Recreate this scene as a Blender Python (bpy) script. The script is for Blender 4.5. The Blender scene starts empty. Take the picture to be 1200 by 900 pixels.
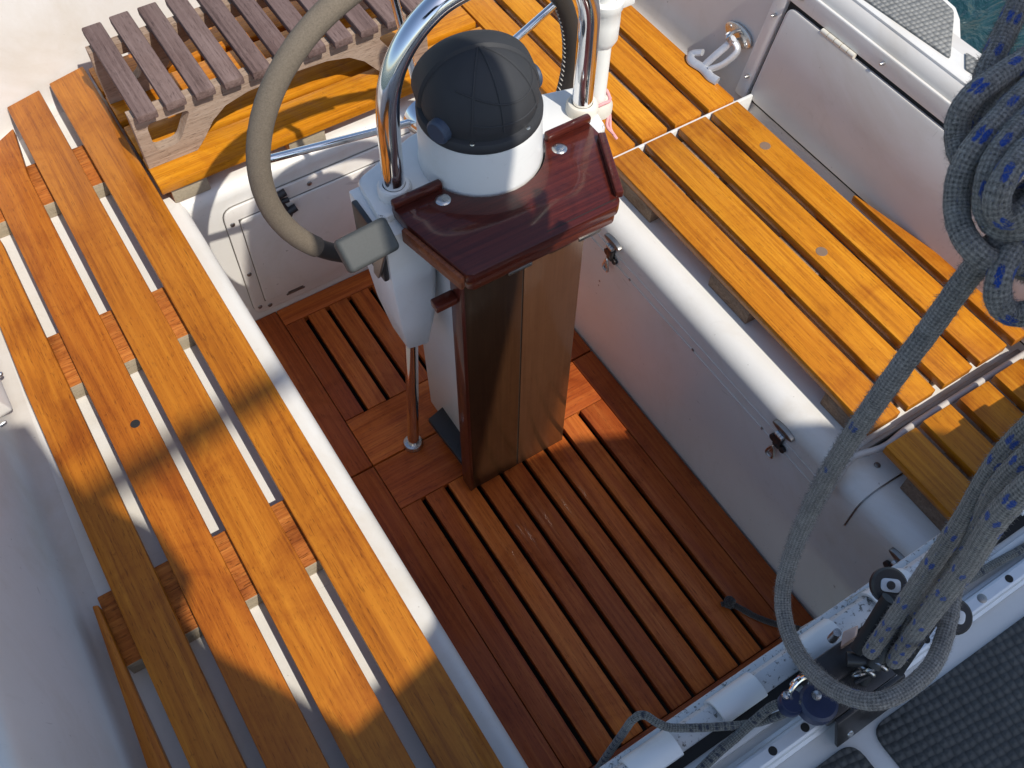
import bpy, bmesh, math, random
from mathutils import Vector, Matrix, noise
from mathutils.geometry import tessellate_polygon
random.seed(7)
RAD = math.radians
scene = bpy.context.scene
col = scene.collection

# ------------------------------------------------------------------ camera
R = Matrix(((0.84386731, -0.53643642, 0.01113245),
            (-0.44456178, -0.71065551, -0.54528302),
            (0.30042101, 0.45519745, -0.83817808)))      # world -> camera (x right, y down, z forward)
F = 1150.2428
CAM = Vector((0, 0, 1.9))
cam_d = bpy.data.cameras.new('camera')
cam = bpy.data.objects.new('camera', cam_d)
col.objects.link(cam)
m = Matrix.Identity(4)
for i in range(3):
    m[i][0] = R[0][i]
    m[i][1] = -R[1][i]
    m[i][2] = -R[2][i]
    m[i][3] = CAM[i]
cam.matrix_world = m
cam_d.sensor_width = 36
cam_d.lens = F / 1200 * 36
cam_d.clip_start = 0.02
cam_d.clip_end = 4000
scene.camera = cam


def ray(px, py):
    return R.transposed() @ Vector((px - 600, py - 450, F))


def at(px, py, z):
    d = ray(px, py)
    return CAM + d * ((z - CAM.z) / d.z)


def aty(px, py, y):
    d = ray(px, py)
    return CAM + d * ((y - CAM.y) / d.y)


def atd(px, py, depth):
    return CAM + ray(px, py) * (depth / F)


# ------------------------------------------------------------------ materials
def new_mat(name):
    mt = bpy.data.materials.new(name)
    mt.use_nodes = True
    nt = mt.node_tree
    return mt, nt, nt.nodes['Principled BSDF']


def N(nt, typ, **kw):
    n = nt.nodes.new(typ)
    for k, v in kw.items():
        if k in n.inputs:
            n.inputs[k].default_value = v
        else:
            setattr(n, k, v)
    return n


def ramp(nt, fac, stops):
    r = nt.nodes.new('ShaderNodeValToRGB')
    e = r.color_ramp.elements
    while len(e) < len(stops):
        e.new(0.5)
    for el, (p, c) in zip(e, stops):
        el.position = p
        el.color = (c[0], c[1], c[2], 1) if not isinstance(c, (int, float)) else (c, c, c, 1)
    nt.links.new(fac, r.inputs['Fac'])
    return r.outputs['Color']


def mix(nt, a, b, fac, mode='MIX'):
    n = nt.nodes.new('ShaderNodeMix')
    n.data_type = 'RGBA'
    n.blend_type = mode
    for s, v in ((n.inputs[6], a), (n.inputs[7], b), (n.inputs[0], fac)):
        if isinstance(v, (int, float)):
            s.default_value = v
        elif isinstance(v, tuple):
            s.default_value = (v[0], v[1], v[2], 1)
        else:
            nt.links.new(v, s)
    return n.outputs[2]


def math_n(nt, op, a, b=0.0):
    n = nt.nodes.new('ShaderNodeMath')
    n.operation = op
    for s, v in ((n.inputs[0], a), (n.inputs[1], b)):
        if isinstance(v, (int, float)):
            s.default_value = v
        else:
            nt.links.new(v, s)
    return n.outputs[0]


def bump(nt, bs, h, strength, dist=0.002):
    b = N(nt, 'ShaderNodeBump', Strength=strength, Distance=dist)
    nt.links.new(h, b.inputs['Height'])
    nt.links.new(b.outputs['Normal'], bs.inputs['Normal'])
    return b


def scaled(nt, vec, s):
    mp = N(nt, 'ShaderNodeMapping')
    mp.inputs['Scale'].default_value = s
    nt.links.new(vec, mp.inputs['Vector'])
    return mp.outputs['Vector']


def noise_n(nt, vec, scale, detail=5, dist=0.0, rough=0.55):
    n = N(nt, 'ShaderNodeTexNoise', Scale=scale, Detail=detail, Distortion=dist, Roughness=rough)
    nt.links.new(vec, n.inputs['Vector'])
    return n.outputs['Fac']


def wood_mat(name, dark, mid, light, rough=0.4, coat=0.3, stain=0.5, stain_col=(0.25, 0.12, 0.05), vary=0.25, bumpy=0.35, pores=0.6, ring=0.5, endgrain=False, coat_rough=0.12, knots=0.45, spec=0.18):
    mt, nt, bs = new_mat(name)
    gc = N(nt, 'ShaderNodeAttribute', attribute_name='grain').outputs['Vector']
    rv = N(nt, 'ShaderNodeAttribute', attribute_name='vary').outputs['Fac']
    geo = N(nt, 'ShaderNodeNewGeometry').outputs['Position']
    fine = noise_n(nt, scaled(nt, gc, (4, 190, 190)), 1.0, 6, 0.5)
    big = noise_n(nt, scaled(nt, gc, (0.9, 9, 9)), 1.0, 4, 0.9)
    rings = math_n(nt, 'SINE', math_n(nt, 'MULTIPLY', noise_n(nt, scaled(nt, gc, (0.55, 7, 7)), 1.0, 2, 0.5), 95.0))
    rings = math_n(nt, 'ADD', math_n(nt, 'MULTIPLY', rings, 0.5), 0.5)
    f = math_n(nt, 'ADD', math_n(nt, 'MULTIPLY', fine, 0.62), math_n(nt, 'MULTIPLY', big, 0.38))
    f = math_n(nt, 'ADD', math_n(nt, 'MULTIPLY', f, 1 - 0.16 * ring), math_n(nt, 'MULTIPLY', rings, 0.16 * ring))
    c = ramp(nt, f, ((0.28, dark), (0.48, mid), (0.70, light)))
    # pores
    p = noise_n(nt, scaled(nt, gc, (48, 640, 640)), 1.0, 2, 0.2)
    pm = ramp(nt, p, ((0.30, 1.0), (0.40, 0.0)))
    c = mix(nt, c, (dark[0] * 0.35, dark[1] * 0.3, dark[2] * 0.3), math_n(nt, 'MULTIPLY', pm, pores))
    vk = N(nt, 'ShaderNodeTexVoronoi', Scale=1.0, Randomness=1.0)
    wob = N(nt, 'ShaderNodeVectorMath')
    wob.operation = 'ADD'
    nt.links.new(scaled(nt, gc, (2.6, 11, 11)), wob.inputs[0])
    nz = N(nt, 'ShaderNodeTexNoise', Scale=30.0, Detail=3.0)
    nt.links.new(gc, nz.inputs['Vector'])
    sv = N(nt, 'ShaderNodeVectorMath')
    sv.operation = 'SCALE'
    sv.inputs['Scale'].default_value = 0.16
    nt.links.new(nz.outputs['Color'], sv.inputs[0])
    nt.links.new(sv.outputs[0], wob.inputs[1])
    nt.links.new(wob.outputs[0], vk.inputs['Vector'])
    km = ramp(nt, vk.outputs['Distance'], ((0.04, 1.0), (0.17, 0.0)))
    c = mix(nt, c, (dark[0] * 0.6, dark[1] * 0.5, dark[2] * 0.5), math_n(nt, 'MULTIPLY', km, knots))
    # plank to plank variation
    hs = N(nt, 'ShaderNodeHueSaturation')
    nt.links.new(c, hs.inputs['Color'])
    nt.links.new(math_n(nt, 'ADD', math_n(nt, 'MULTIPLY', rv, 2 * vary), 1 - vary), hs.inputs['Value'])
    nt.links.new(math_n(nt, 'ADD', math_n(nt, 'MULTIPLY', rv, 0.007), 0.4965), hs.inputs['Hue'])
    c = hs.outputs['Color']
    # weather stains
    st = noise_n(nt, geo, 7.0, 6, 0.8, 0.65)
    sm = ramp(nt, st, ((0.50, 0.0), (0.72, 1.0)))
    c = mix(nt, c, stain_col, math_n(nt, 'MULTIPLY', sm, stain), 'MULTIPLY')
    sp = noise_n(nt, geo, 120.0, 3, 0.0)
    c = mix(nt, c, (0.35, 0.25, 0.2), math_n(nt, 'MULTIPLY', ramp(nt, sp, ((0.66, 0.0), (0.74, 1.0))), 0.55 * stain), 'MULTIPLY')
    if endgrain:
        sx = N(nt, 'ShaderNodeSeparateXYZ')
        nt.links.new(N(nt, 'ShaderNodeNewGeometry').outputs['True Normal'], sx.inputs[0])
        c = mix(nt, c, mix(nt, (0.30, 0.25, 0.18), (0.46, 0.39, 0.28), fine), math_n(nt, 'LESS_THAN', sx.outputs[1], -0.6))
    nt.links.new(c, bs.inputs['Base Color'])
    rg = math_n(nt, 'ADD', math_n(nt, 'MULTIPLY', st, 0.30), rough - 0.12)
    nt.links.new(rg, bs.inputs['Roughness'])
    bs.inputs['Coat Weight'].default_value = coat
    bs.inputs['Coat Roughness'].default_value = coat_rough
    bs.inputs['Specular IOR Level'].default_value = spec
    bump(nt, bs, math_n(nt, 'ADD', fine, math_n(nt, 'MULTIPLY', pm, -0.6)), bumpy, 0.0012)
    return mt


def gelcoat(name, colr, rough=0.3, dirt=0.25, speck=0.5):
    mt, nt, bs = new_mat(name)
    geo = N(nt, 'ShaderNodeNewGeometry').outputs['Position']
    a = noise_n(nt, geo, 3.0, 6, 0.4, 0.6)
    c = mix(nt, colr, (colr[0] * 0.82, colr[1] * 0.80, colr[2] * 0.76), math_n(nt, 'MULTIPLY', ramp(nt, a, ((0.4, 0.0), (0.75, 1.0))), dirt))
    g2 = noise_n(nt, geo, 1.9, 7, 1.2, 0.7)
    c = mix(nt, c, (colr[0] * 0.80, colr[1] * 0.74, colr[2] * 0.64), math_n(nt, 'MULTIPLY', ramp(nt, g2, ((0.50, 0.0), (0.68, 1.0))), dirt))
    g3 = noise_n(nt, geo, 26.0, 5, 0.8, 0.7)
    c = mix(nt, c, (0.42, 0.39, 0.34), math_n(nt, 'MULTIPLY', ramp(nt, g3, ((0.60, 0.0), (0.74, 1.0))), 0.35 * dirt))
    b = noise_n(nt, geo, 75.0, 2, 0.0)
    c = mix(nt, c, (0.30, 0.27, 0.23), math_n(nt, 'MULTIPLY', ramp(nt, b, ((0.745, 0.0), (0.80, 1.0))), speck))
    s = noise_n(nt, scaled(nt, geo, (6, 60, 14)), 1.0, 4, 2.0)
    c = mix(nt, c, (0.45, 0.42, 0.38), math_n(nt, 'MULTIPLY', ramp(nt, s, ((0.72, 0.0), (0.80, 1.0))), 0.35 * speck))
    for sv, sc2 in (((9, 140, 20), 1.0), ((120, 14, 40), 1.3)):
        q = noise_n(nt, scaled(nt, geo, sv), sc2, 2, 0.8)
        q2 = noise_n(nt, geo, 4.0, 2)
        mk = math_n(nt, 'MULTIPLY', ramp(nt, q, ((0.735, 0.0), (0.76, 1.0))), ramp(nt, q2, ((0.48, 0.0), (0.62, 1.0))))
        c = mix(nt, c, (0.30, 0.28, 0.25), math_n(nt, 'MULTIPLY', mk, 0.5 * speck))
    nt.links.new(c, bs.inputs['Base Color'])
    nt.links.new(math_n(nt, 'ADD', math_n(nt, 'MULTIPLY', a, 0.25), rough - 0.1), bs.inputs['Roughness'])
    h = noise_n(nt, geo, 9.0, 3)
    bump(nt, bs, h, 0.12, 0.004)
    return mt


def plain(name, colr, rough=0.4, metal=0.0, var=0.2, nscale=40.0, bumpy=0.0, coat=0.0, spec=0.5):
    mt, nt, bs = new_mat(name)
    geo = N(nt, 'ShaderNodeNewGeometry').outputs['Position']
    a = noise_n(nt, geo, nscale, 5, 0.3)
    c = mix(nt, tuple(x * (1 - var) for x in colr), tuple(min(1, x * (1 + var)) for x in colr), a)
    nt.links.new(c, bs.inputs['Base Color'])
    nt.links.new(math_n(nt, 'ADD', math_n(nt, 'MULTIPLY', a, 0.2), max(0.0, rough - 0.1)), bs.inputs['Roughness'])
    bs.inputs['Metallic'].default_value = metal
    bs.inputs['Coat Weight'].default_value = coat
    bs.inputs['Specular IOR Level'].default_value = spec
    if bumpy:
        bump(nt, bs, noise_n(nt, geo, nscale * 6, 4), bumpy, 0.001)
    return mt


def grit_white(name):
    """old white paint with black specks: the speckled trim along the bridge deck"""
    mt, nt, bs = new_mat(name)
    geo = N(nt, 'ShaderNodeNewGeometry').outputs['Position']
    a = noise_n(nt, geo, 160.0, 4, 0.6, 0.7)
    b = noise_n(nt, geo, 22.0, 3)
    thr = math_n(nt, 'ADD', a, math_n(nt, 'MULTIPLY', b, 0.25))
    c = mix(nt, (0.55, 0.56, 0.56), (0.12, 0.12, 0.11), ramp(nt, thr, ((0.69, 0.0), (0.76, 1.0))))
    nt.links.new(c, bs.inputs['Base Color'])
    bs.inputs['Roughness'].default_value = 0.5
    return mt


def rope_mat(name, base, dark, fleck=None, pitch=0.030, rings=5, keep=0.52):
    mt, nt, bs = new_mat(name)
    at_ = N(nt, 'ShaderNodeAttribute', attribute_name='ropeuv').outputs['Vector']
    geo = N(nt, 'ShaderNodeNewGeometry').outputs['Position']
    sx = N(nt, 'ShaderNodeSeparateXYZ')
    nt.links.new(at_, sx.inputs[0])
    u, v = sx.outputs[0], sx.outputs[1]
    # braid: two opposed helices
    h1 = math_n(nt, 'SINE', math_n(nt, 'ADD', math_n(nt, 'MULTIPLY', u, 900.0), math_n(nt, 'MULTIPLY', v, 50.265)))
    h2 = math_n(nt, 'SINE', math_n(nt, 'SUBTRACT', math_n(nt, 'MULTIPLY', u, 900.0), math_n(nt, 'MULTIPLY', v, 50.265)))
    br = math_n(nt, 'MULTIPLY', h1, h2)
    fz = noise_n(nt, geo, 620.0, 4, 1.2)
    md = noise_n(nt, geo, 90.0, 3, 0.5)
    f = math_n(nt, 'ADD', math_n(nt, 'MULTIPLY', br, 0.13), math_n(nt, 'ADD', math_n(nt, 'MULTIPLY', fz, 0.75), math_n(nt, 'MULTIPLY', md, 0.25)))
    c = ramp(nt, f, ((0.30, dark), (0.62, base), (0.85, tuple(min(1, x * 1.5) for x in base))))
    if fleck:
        cb = N(nt, 'ShaderNodeCombineXYZ')
        wob = math_n(nt, 'MULTIPLY', math_n(nt, 'SUBTRACT', noise_n(nt, geo, 260.0, 2), 0.5), 0.30)
        nt.links.new(math_n(nt, 'ADD', math_n(nt, 'ADD', math_n(nt, 'DIVIDE', u, pitch), math_n(nt, 'MULTIPLY', v, 1.0)), wob), cb.inputs[0])
        nt.links.new(math_n(nt, 'ADD', math_n(nt, 'MULTIPLY', v, float(rings)), wob), cb.inputs[1])
        vo = N(nt, 'ShaderNodeTexVoronoi', Scale=1.0, Randomness=0.28)
        vo.voronoi_dimensions = '2D'
        nt.links.new(cb.outputs[0], vo.inputs['Vector'])
        fm = ramp(nt, vo.outputs['Distance'], ((0.16, 1.0), (0.23, 0.0)))
        sc_ = N(nt, 'ShaderNodeSeparateColor')
        nt.links.new(vo.outputs['Color'], sc_.inputs[0])
        fm = math_n(nt, 'MULTIPLY', fm, math_n(nt, 'GREATER_THAN', sc_.outputs[0], keep))
        c = mix(nt, c, fleck, math_n(nt, 'MULTIPLY', fm, ramp(nt, fz, ((0.25, 0.55), (0.5, 1.0)))))
    nt.links.new(c, bs.inputs['Base Color'])
    bs.inputs['Roughness'].default_value = 0.9
    bs.inputs['Specular IOR Level'].default_value = 0.15
    bs.inputs['Sheen Weight'].default_value = 0.25
    bump(nt, bs, math_n(nt, 'ADD', math_n(nt, 'MULTIPLY', br, 0.22), math_n(nt, 'ADD', fz, noise_n(nt, geo, 330.0, 3))), 0.9, 0.0018)
    return mt


def tread_mat(name, k=1.0):
    mt, nt, bs = new_mat(name)
    geo = N(nt, 'ShaderNodeNewGeometry').outputs['Position']
    mp = N(nt, 'ShaderNodeMapping')
    mp.inputs['Rotation'].default_value = (0, 0, RAD(8))
    mp.inputs['Scale'].default_value = (1, 1, 0.0)
    nt.links.new(geo, mp.inputs['Vector'])
    vo = N(nt, 'ShaderNodeTexVoronoi', Scale=92.0, Randomness=0.22)
    vo.voronoi_dimensions = '2D'
    nt.links.new(mp.outputs[0], vo.inputs['Vector'])
    a = noise_n(nt, geo, 30.0, 5, 0.4)
    c = mix(nt, (0.115 * k, 0.117 * k, 0.112 * k), (0.235 * k, 0.232 * k, 0.218 * k), a)
    wr = noise_n(nt, geo, 7.0, 5, 0.8, 0.7)
    c = mix(nt, c, (0.30 * k, 0.29 * k, 0.26 * k), math_n(nt, 'MULTIPLY', ramp(nt, wr, ((0.5, 0.0), (0.75, 1.0))), 0.6))
    c = mix(nt, c, (0.075 * k, 0.075 * k, 0.072 * k), math_n(nt, 'MULTIPLY', ramp(nt, vo.outputs['Distance'], ((0.32, 0.0), (0.62, 1.0))), 0.8))
    nt.links.new(c, bs.inputs['Base Color'])
    bs.inputs['Roughness'].default_value = 0.7
    h = math_n(nt, 'SUBTRACT', math_n(nt, 'MULTIPLY', a, 0.3), math_n(nt, 'MULTIPLY', vo.outputs['Distance'], 1.4))
    bump(nt, bs, h, 0.9, 0.004)
    return mt


M = {}
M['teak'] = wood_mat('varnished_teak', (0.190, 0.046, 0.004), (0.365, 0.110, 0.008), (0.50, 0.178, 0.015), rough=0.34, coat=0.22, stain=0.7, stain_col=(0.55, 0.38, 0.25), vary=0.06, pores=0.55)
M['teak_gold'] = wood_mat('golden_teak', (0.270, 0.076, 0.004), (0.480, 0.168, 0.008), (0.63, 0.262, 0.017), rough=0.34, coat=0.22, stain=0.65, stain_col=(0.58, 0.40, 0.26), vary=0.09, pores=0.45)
M['floor_teak'] = wood_mat('red_brown_teak', (0.23, 0.042, 0.010), (0.40, 0.092, 0.018), (0.54, 0.156, 0.032), rough=0.38, coat=0.12, stain=0.65, stain_col=(0.52, 0.36, 0.30), vary=0.30, pores=0.6)
M['cleat'] = wood_mat('bare_cleat', (0.20, 0.050, 0.010), (0.36, 0.105, 0.020), (0.50, 0.18, 0.04), endgrain=True, rough=0.5, coat=0.0, stain=1.0, stain_col=(0.4, 0.28, 0.2), vary=0.15, bumpy=0.9)
M['cleat_grey'] = wood_mat('greyed_cleat', (0.15, 0.095, 0.060), (0.25, 0.17, 0.115), (0.33, 0.24, 0.17), rough=0.7, coat=0.0, stain=0.8, stain_col=(0.45, 0.35, 0.3), vary=0.15, bumpy=0.9)
M['grey_wood'] = wood_mat('weathered_wood', (0.075, 0.048, 0.042), (0.155, 0.104, 0.092), (0.215, 0.152, 0.136), rough=0.75, coat=0.0, stain=0.4, stain_col=(0.6, 0.5, 0.47), vary=0.10, bumpy=0.9, pores=0.30)
M['grey_beam'] = wood_mat('weathered_beam', (0.22, 0.155, 0.11), (0.34, 0.25, 0.185), (0.42, 0.32, 0.25), rough=0.75, coat=0.0, stain=0.5, stain_col=(0.6, 0.5, 0.45), vary=0.08, bumpy=0.8)
M['mahogany'] = wood_mat('varnished_mahogany', (0.030, 0.006, 0.004), (0.075, 0.014, 0.008), (0.125, 0.026, 0.012), rough=0.30, coat=0.55, stain=0.8, stain_col=(0.35, 0.30, 0.32), vary=0.05, bumpy=0.2, ring=0.3, pores=0.4, coat_rough=0.07, knots=0.0)
M['edge_wood'] = wood_mat('worn_edge', (0.10, 0.028, 0.012), (0.19, 0.055, 0.022), (0.27, 0.095, 0.04), rough=0.45, coat=0.2, stain=0.9, stain_col=(0.3, 0.2, 0.18), vary=0.05)
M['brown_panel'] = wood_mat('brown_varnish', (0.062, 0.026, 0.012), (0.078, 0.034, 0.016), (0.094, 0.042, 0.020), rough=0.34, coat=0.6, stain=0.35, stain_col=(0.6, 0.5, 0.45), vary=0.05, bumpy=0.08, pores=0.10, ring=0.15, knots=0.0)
M['brown_shaded'] = wood_mat('shaded_brown_varnish', (0.028, 0.011, 0.005), (0.040, 0.016, 0.007), (0.054, 0.023, 0.010), rough=0.34, coat=0.2, stain=0.35, stain_col=(0.6, 0.5, 0.45), vary=0.05, bumpy=0.08, pores=0.10, ring=0.15, knots=0.0)  # brown varnish darkened, the shadow on this board put into its colour
M['gelcoat'] = gelcoat('white_gelcoat', (0.72, 0.705, 0.67), 0.34, 0.55, 0.8)
M['gelcoat_wall'] = gelcoat('cream_gelcoat', (0.64, 0.615, 0.58), 0.34, 0.55, 0.8)
M['gelcoat_old'] = gelcoat('chalky_gelcoat', (0.72, 0.69, 0.65), 0.45, 0.5, 0.7)
M['white_paint'] = gelcoat('white_paint', (0.72, 0.72, 0.70), 0.28, 0.3, 0.45)
M['speckled'] = grit_white('speckled_trim')
M['chrome'] = plain('chrome', (0.80, 0.80, 0.80), 0.07, 1.0, 0.05, 12.0)
M['steel'] = plain('stainless_steel', (0.55, 0.54, 0.52), 0.28, 1.0, 0.15, 60.0)
M['dull_steel'] = plain('dull_steel', (0.30, 0.29, 0.27), 0.4, 1.0, 0.25, 60.0)
M['black_plastic'] = plain('black_plastic', (0.022, 0.023, 0.025), 0.42, 0.0, 0.25, 40.0, 0.1)
M['black_rubber'] = plain('black_hood', (0.036, 0.037, 0.040), 0.62, 0.0, 0.2, 25.0, 0.12, spec=0.25)
M['dark'] = plain('dark_gap', (0.012, 0.011, 0.010), 0.8, 0.0, 0.2)
M['blue_plastic'] = plain('blue_plastic', (0.040, 0.058, 0.095), 0.5, 0.0, 0.2)
M['galv'] = plain('pale_steel', (0.56, 0.57, 0.59), 0.42, 0.55, 0.15, 80.0)
M['navy_plastic'] = plain('navy_plastic', (0.013, 0.021, 0.060), 0.35, 0.0, 0.3, 60.0)
M['grey_plastic'] = plain('grey_handle', (0.055, 0.058, 0.055), 0.6, 0.0, 0.3, 300.0, 0.4)
M['foam'] = plain('grey_foam_grip', (0.180, 0.148, 0.112), 0.9, 0.0, 0.45, 420.0, 0.6, spec=0.15)
M['leather'] = plain('black_leather', (0.030, 0.026, 0.022), 0.55, 0.0, 0.3, 200.0, 0.4)
M['tube_grey'] = plain('grey_tube', (0.50, 0.46, 0.42), 0.35, 0.0, 0.15, 60.0)
M['lip'] = plain('shaded_lip', (0.34, 0.29, 0.245), 0.55, 0.0, 0.3, 60.0)  # white lip coloured brown for the shade and wood bounce on it
M['alu'] = plain('anodised_alloy', (0.60, 0.62, 0.64), 0.42, 0.35, 0.12, 50.0)
M['car_metal'] = plain('black_anodised', (0.05, 0.047, 0.047), 0.38, 0.5, 0.4, 60.0)
M['copper'] = plain('worn_pink_metal', (0.62, 0.42, 0.33), 0.45, 0.4, 0.25, 50.0)
M['pvc'] = plain('white_tube', (0.80, 0.79, 0.74), 0.35, 0.0, 0.04, 20.0)
M['pvc_old'] = plain('yellowed_base', (0.66, 0.62, 0.53), 0.45, 0.0, 0.10, 30.0)
M['tread'] = tread_mat('nonskid_tread', 1.25)
M['tread_shaded'] = tread_mat('shaded_nonskid_tread', 0.36)  # same tread, with the bridge deck's shade put into its colour
M['mainsheet'] = rope_mat('grey_mainsheet', (0.37, 0.335, 0.29), (0.075, 0.069, 0.062), (0.010, 0.060, 0.32))
M['mainsheet_faded'] = rope_mat('faded_mainsheet', (0.37, 0.335, 0.295), (0.075, 0.07, 0.063), (0.02, 0.06, 0.24), keep=0.93)
M['line'] = rope_mat('thin_grey_line', (0.19, 0.19, 0.17), (0.03, 0.03, 0.03), (0.03, 0.035, 0.05), pitch=0.010, rings=2)
M['cord_dark'] = rope_mat('dark_cord', (0.07, 0.06, 0.055), (0.02, 0.018, 0.017))
M['cord_pink'] = plain('pink_cord', (0.72, 0.33, 0.33), 0.8, 0.0, 0.2, 200.0)
M['cord_white'] = plain('pale_twine', (0.5, 0.47, 0.42), 0.8)
M['blocker_sheet'] = plain('blocker_navy', (0.03, 0.045, 0.09), 0.9, 0.0, 0.2, 30.0)  # for the added sheet overhead that blocks the sun
M['sail'] = plain('sail_cover', (0.05, 0.07, 0.14), 0.9, 0.0, 0.2, 30.0)


# ------------------------------------------------------------------ mesh helpers
class MB:
    def __init__(s):
        s.bm = bmesh.new()
        s.g = s.bm.verts.layers.float_vector.new('grain')
        s.v = s.bm.verts.layers.float.new('vary')
        s.u = s.bm.verts.layers.float_vector.new('ropeuv')

    force = None

    def merge(s, t, axis=0, fn=None):
        """copy bmesh t in; grain runs along axis"""
        off = Vector((random.uniform(0, 9), random.uniform(0, 3), random.uniform(0, 3)))
        vr = random.random() if s.force is None else s.force
        mp = {}
        for q in t.verts:
            w = s.bm.verts.new(fn(q.co) if fn else q.co)
            c = q.co
            gv = {0: Vector((c.x, c.y, c.z)), 1: Vector((c.y, c.x, c.z)), 2: Vector((c.z, c.x, c.y))}[axis]
            w[s.g] = gv + off
            w[s.v] = vr
            mp[q.index] = w
        for f in t.faces:
            try:
                s.bm.faces.new([mp[q.index] for q in f.verts])
            except ValueError:
                pass
        t.free()

    def prism(s, poly, z0, z1, bev=0.003, axis=0, fn=None, seg=2):
        """poly: list of (x,y); extruded in z"""
        t = bmesh.new()
        b = [t.verts.new((x, y, z0)) for x, y in poly]
        f = t.faces.new(b)
        f.normal_update()
        if f.normal.z > 0:
            f.normal_flip()
        r = bmesh.ops.extrude_face_region(t, geom=[f])
        bmesh.ops.translate(t, vec=(0, 0, z1 - z0), verts=[e for e in r['geom'] if isinstance(e, bmesh.types.BMVert)])
        bmesh.ops.recalc_face_normals(t, faces=t.faces)
        if bev:
            bmesh.ops.bevel(t, geom=list(t.edges), offset=bev, segments=seg, profile=0.5, affect='EDGES')
        t.verts.index_update()
        s.merge(t, axis, fn)
        return s

    def box(s, x0, x1, y0, y1, z0, z1, bev=0.003, axis=0, fn=None, seg=2):
        return s.prism([(x0, y0), (x1, y0), (x1, y1), (x0, y1)], z0, z1, bev, axis, fn, seg)

    def holed(s, loops, d0, d1, fn, axis=0):
        """polygon with holes (2D loops) given thickness d0..d1, mapped by fn(Vector(a,b,d))"""
        off = Vector((random.uniform(0, 9), random.uniform(0, 3), 0))
        vr = random.random()
        vs = {}
        flat = [p for l in loops for p in l]

        def mk(p, d):
            w = s.bm.verts.new(fn(Vector((p[0], p[1], d))))
            w[s.g] = Vector((p[0], p[1], d)) + off
            w[s.v] = vr
            return w
        for d in (d0, d1):
            vs[d] = [mk(p, d) for p in flat]
        tris = tessellate_polygon([[Vector((p[0], p[1], 0)) for p in l] for l in loops])
        for t in tris:
            s.bm.faces.new([vs[d1][i] for i in t])
            s.bm.faces.new([vs[d0][i] for i in reversed(t)])
        k = 0
        for l in loops:
            n = len(l)
            a = [mk(p, d0) for p in l]
            b = [mk(p, d1) for p in l]
            for i in range(n):
                j = (i + 1) % n
                s.bm.faces.new((a[i], a[j], b[j], b[i]))
            k += n
        bmesh.ops.recalc_face_normals(s.bm, faces=s.bm.faces)
        return s

    def tube(s, pts, r, seg=16, cap=True, rough=0.0, closed=False, step=None, radii=None, ell=None):
        """sweep a circle along pts"""
        pts = [Vector(p) for p in pts]
        n = len(pts)
        tang = []
        for i in range(n):
            if closed:
                d = pts[(i + 1) % n] - pts[i - 1]
            else:
                d = pts[min(i + 1, n - 1)] - pts[max(i - 1, 0)]
            tang.append(d.normalized())
        up = Vector((0, 0, 1)) if abs(tang[0].z) < 0.9 else Vector((1, 0, 0))
        nr = (up - tang[0] * up.dot(tang[0])).normalized()
        rings = []
        L = 0.0
        for i in range(n):
            if i:
                nr = (nr - tang[i] * nr.dot(tang[i])).normalized()
                L += (pts[i] - pts[i - 1]).length
            bn = tang[i].cross(nr)
            rr = radii[i] if radii else r
            ring = []
            for k in range(seg):
                a = 2 * math.pi * k / seg
                q = rr
                if rough:
                    q += rough * (noise.noise(Vector((L * 240, math.cos(a) * 2.2, math.sin(a) * 2.2)))) + 0.5 * rough * random.uniform(-1, 1)
                e2 = ell if ell else 1.0
                w = s.bm.verts.new(pts[i] + nr * (math.cos(a) * q) + bn * (math.sin(a) * q * e2))
                w[s.u] = Vector((L, k / seg if k <= seg / 2 else 1 - k / seg, 0))
                w[s.g] = Vector((L, math.cos(a) * rr, math.sin(a) * rr))
                ring.append(w)
            rings.append(ring)
        rng = range(n) if closed else range(n - 1)
        for i in rng:
            A, B = rings[i], rings[(i + 1) % n]
            for k in range(seg):
                k2 = (k + 1) % seg
                s.bm.faces.new((A[k], A[k2], B[k2], B[k]))
        if cap and not closed:
            s.bm.faces.new(list(reversed(rings[0])))
            s.bm.faces.new(rings[-1])
        return s

    def fuzz(s, pts, r, n, ln=0.0065):
        """loose fibres standing off a rope"""
        pts = [Vector(p) for p in pts]
        for _ in range(n):
            i = random.randrange(len(pts) - 1)
            p = pts[i].lerp(pts[i + 1], random.random())
            t = (pts[i + 1] - pts[i]).normalized()
            d = Vector((random.gauss(0, 1), random.gauss(0, 1), random.gauss(0, 1)))
            d = (d - t * d.dot(t)).normalized()
            b = p + d * r * 0.96
            side = t.cross(d) * 0.00030
            tip = b + (d * random.uniform(0.15, 0.7) + t * random.uniform(-1, 1) + t.cross(d) * random.uniform(-0.8, 0.8)) * ln
            vs = [s.bm.verts.new(b - side), s.bm.verts.new(b + side), s.bm.verts.new(tip)]
            for w in vs:
                w[s.u] = Vector((0.016, 0.4, 0))
            s.bm.faces.new(vs)

    def lathe(s, prof, c, seg=40, axis='Z', a0=0.0, a1=2 * math.pi):
        """prof: list of (r, h)"""
        full = abs(a1 - a0 - 2 * math.pi) < 1e-6
        rings = []
        cnt = seg if full else seg + 1
        c = Vector(c)
        for k in range(cnt):
            a = a0 + (a1 - a0) * k / seg
            ring = []
            for r, h in prof:
                if axis == 'Z':
                    p = Vector((r * math.cos(a), r * math.sin(a), h))
                elif axis == 'Y':
                    p = Vector((r * math.cos(a), h, r * math.sin(a)))
                else:
                    p = Vector((h, r * math.cos(a), r * math.sin(a)))
                ring.append(s.bm.verts.new(c + p))
            rings.append(ring)
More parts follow.
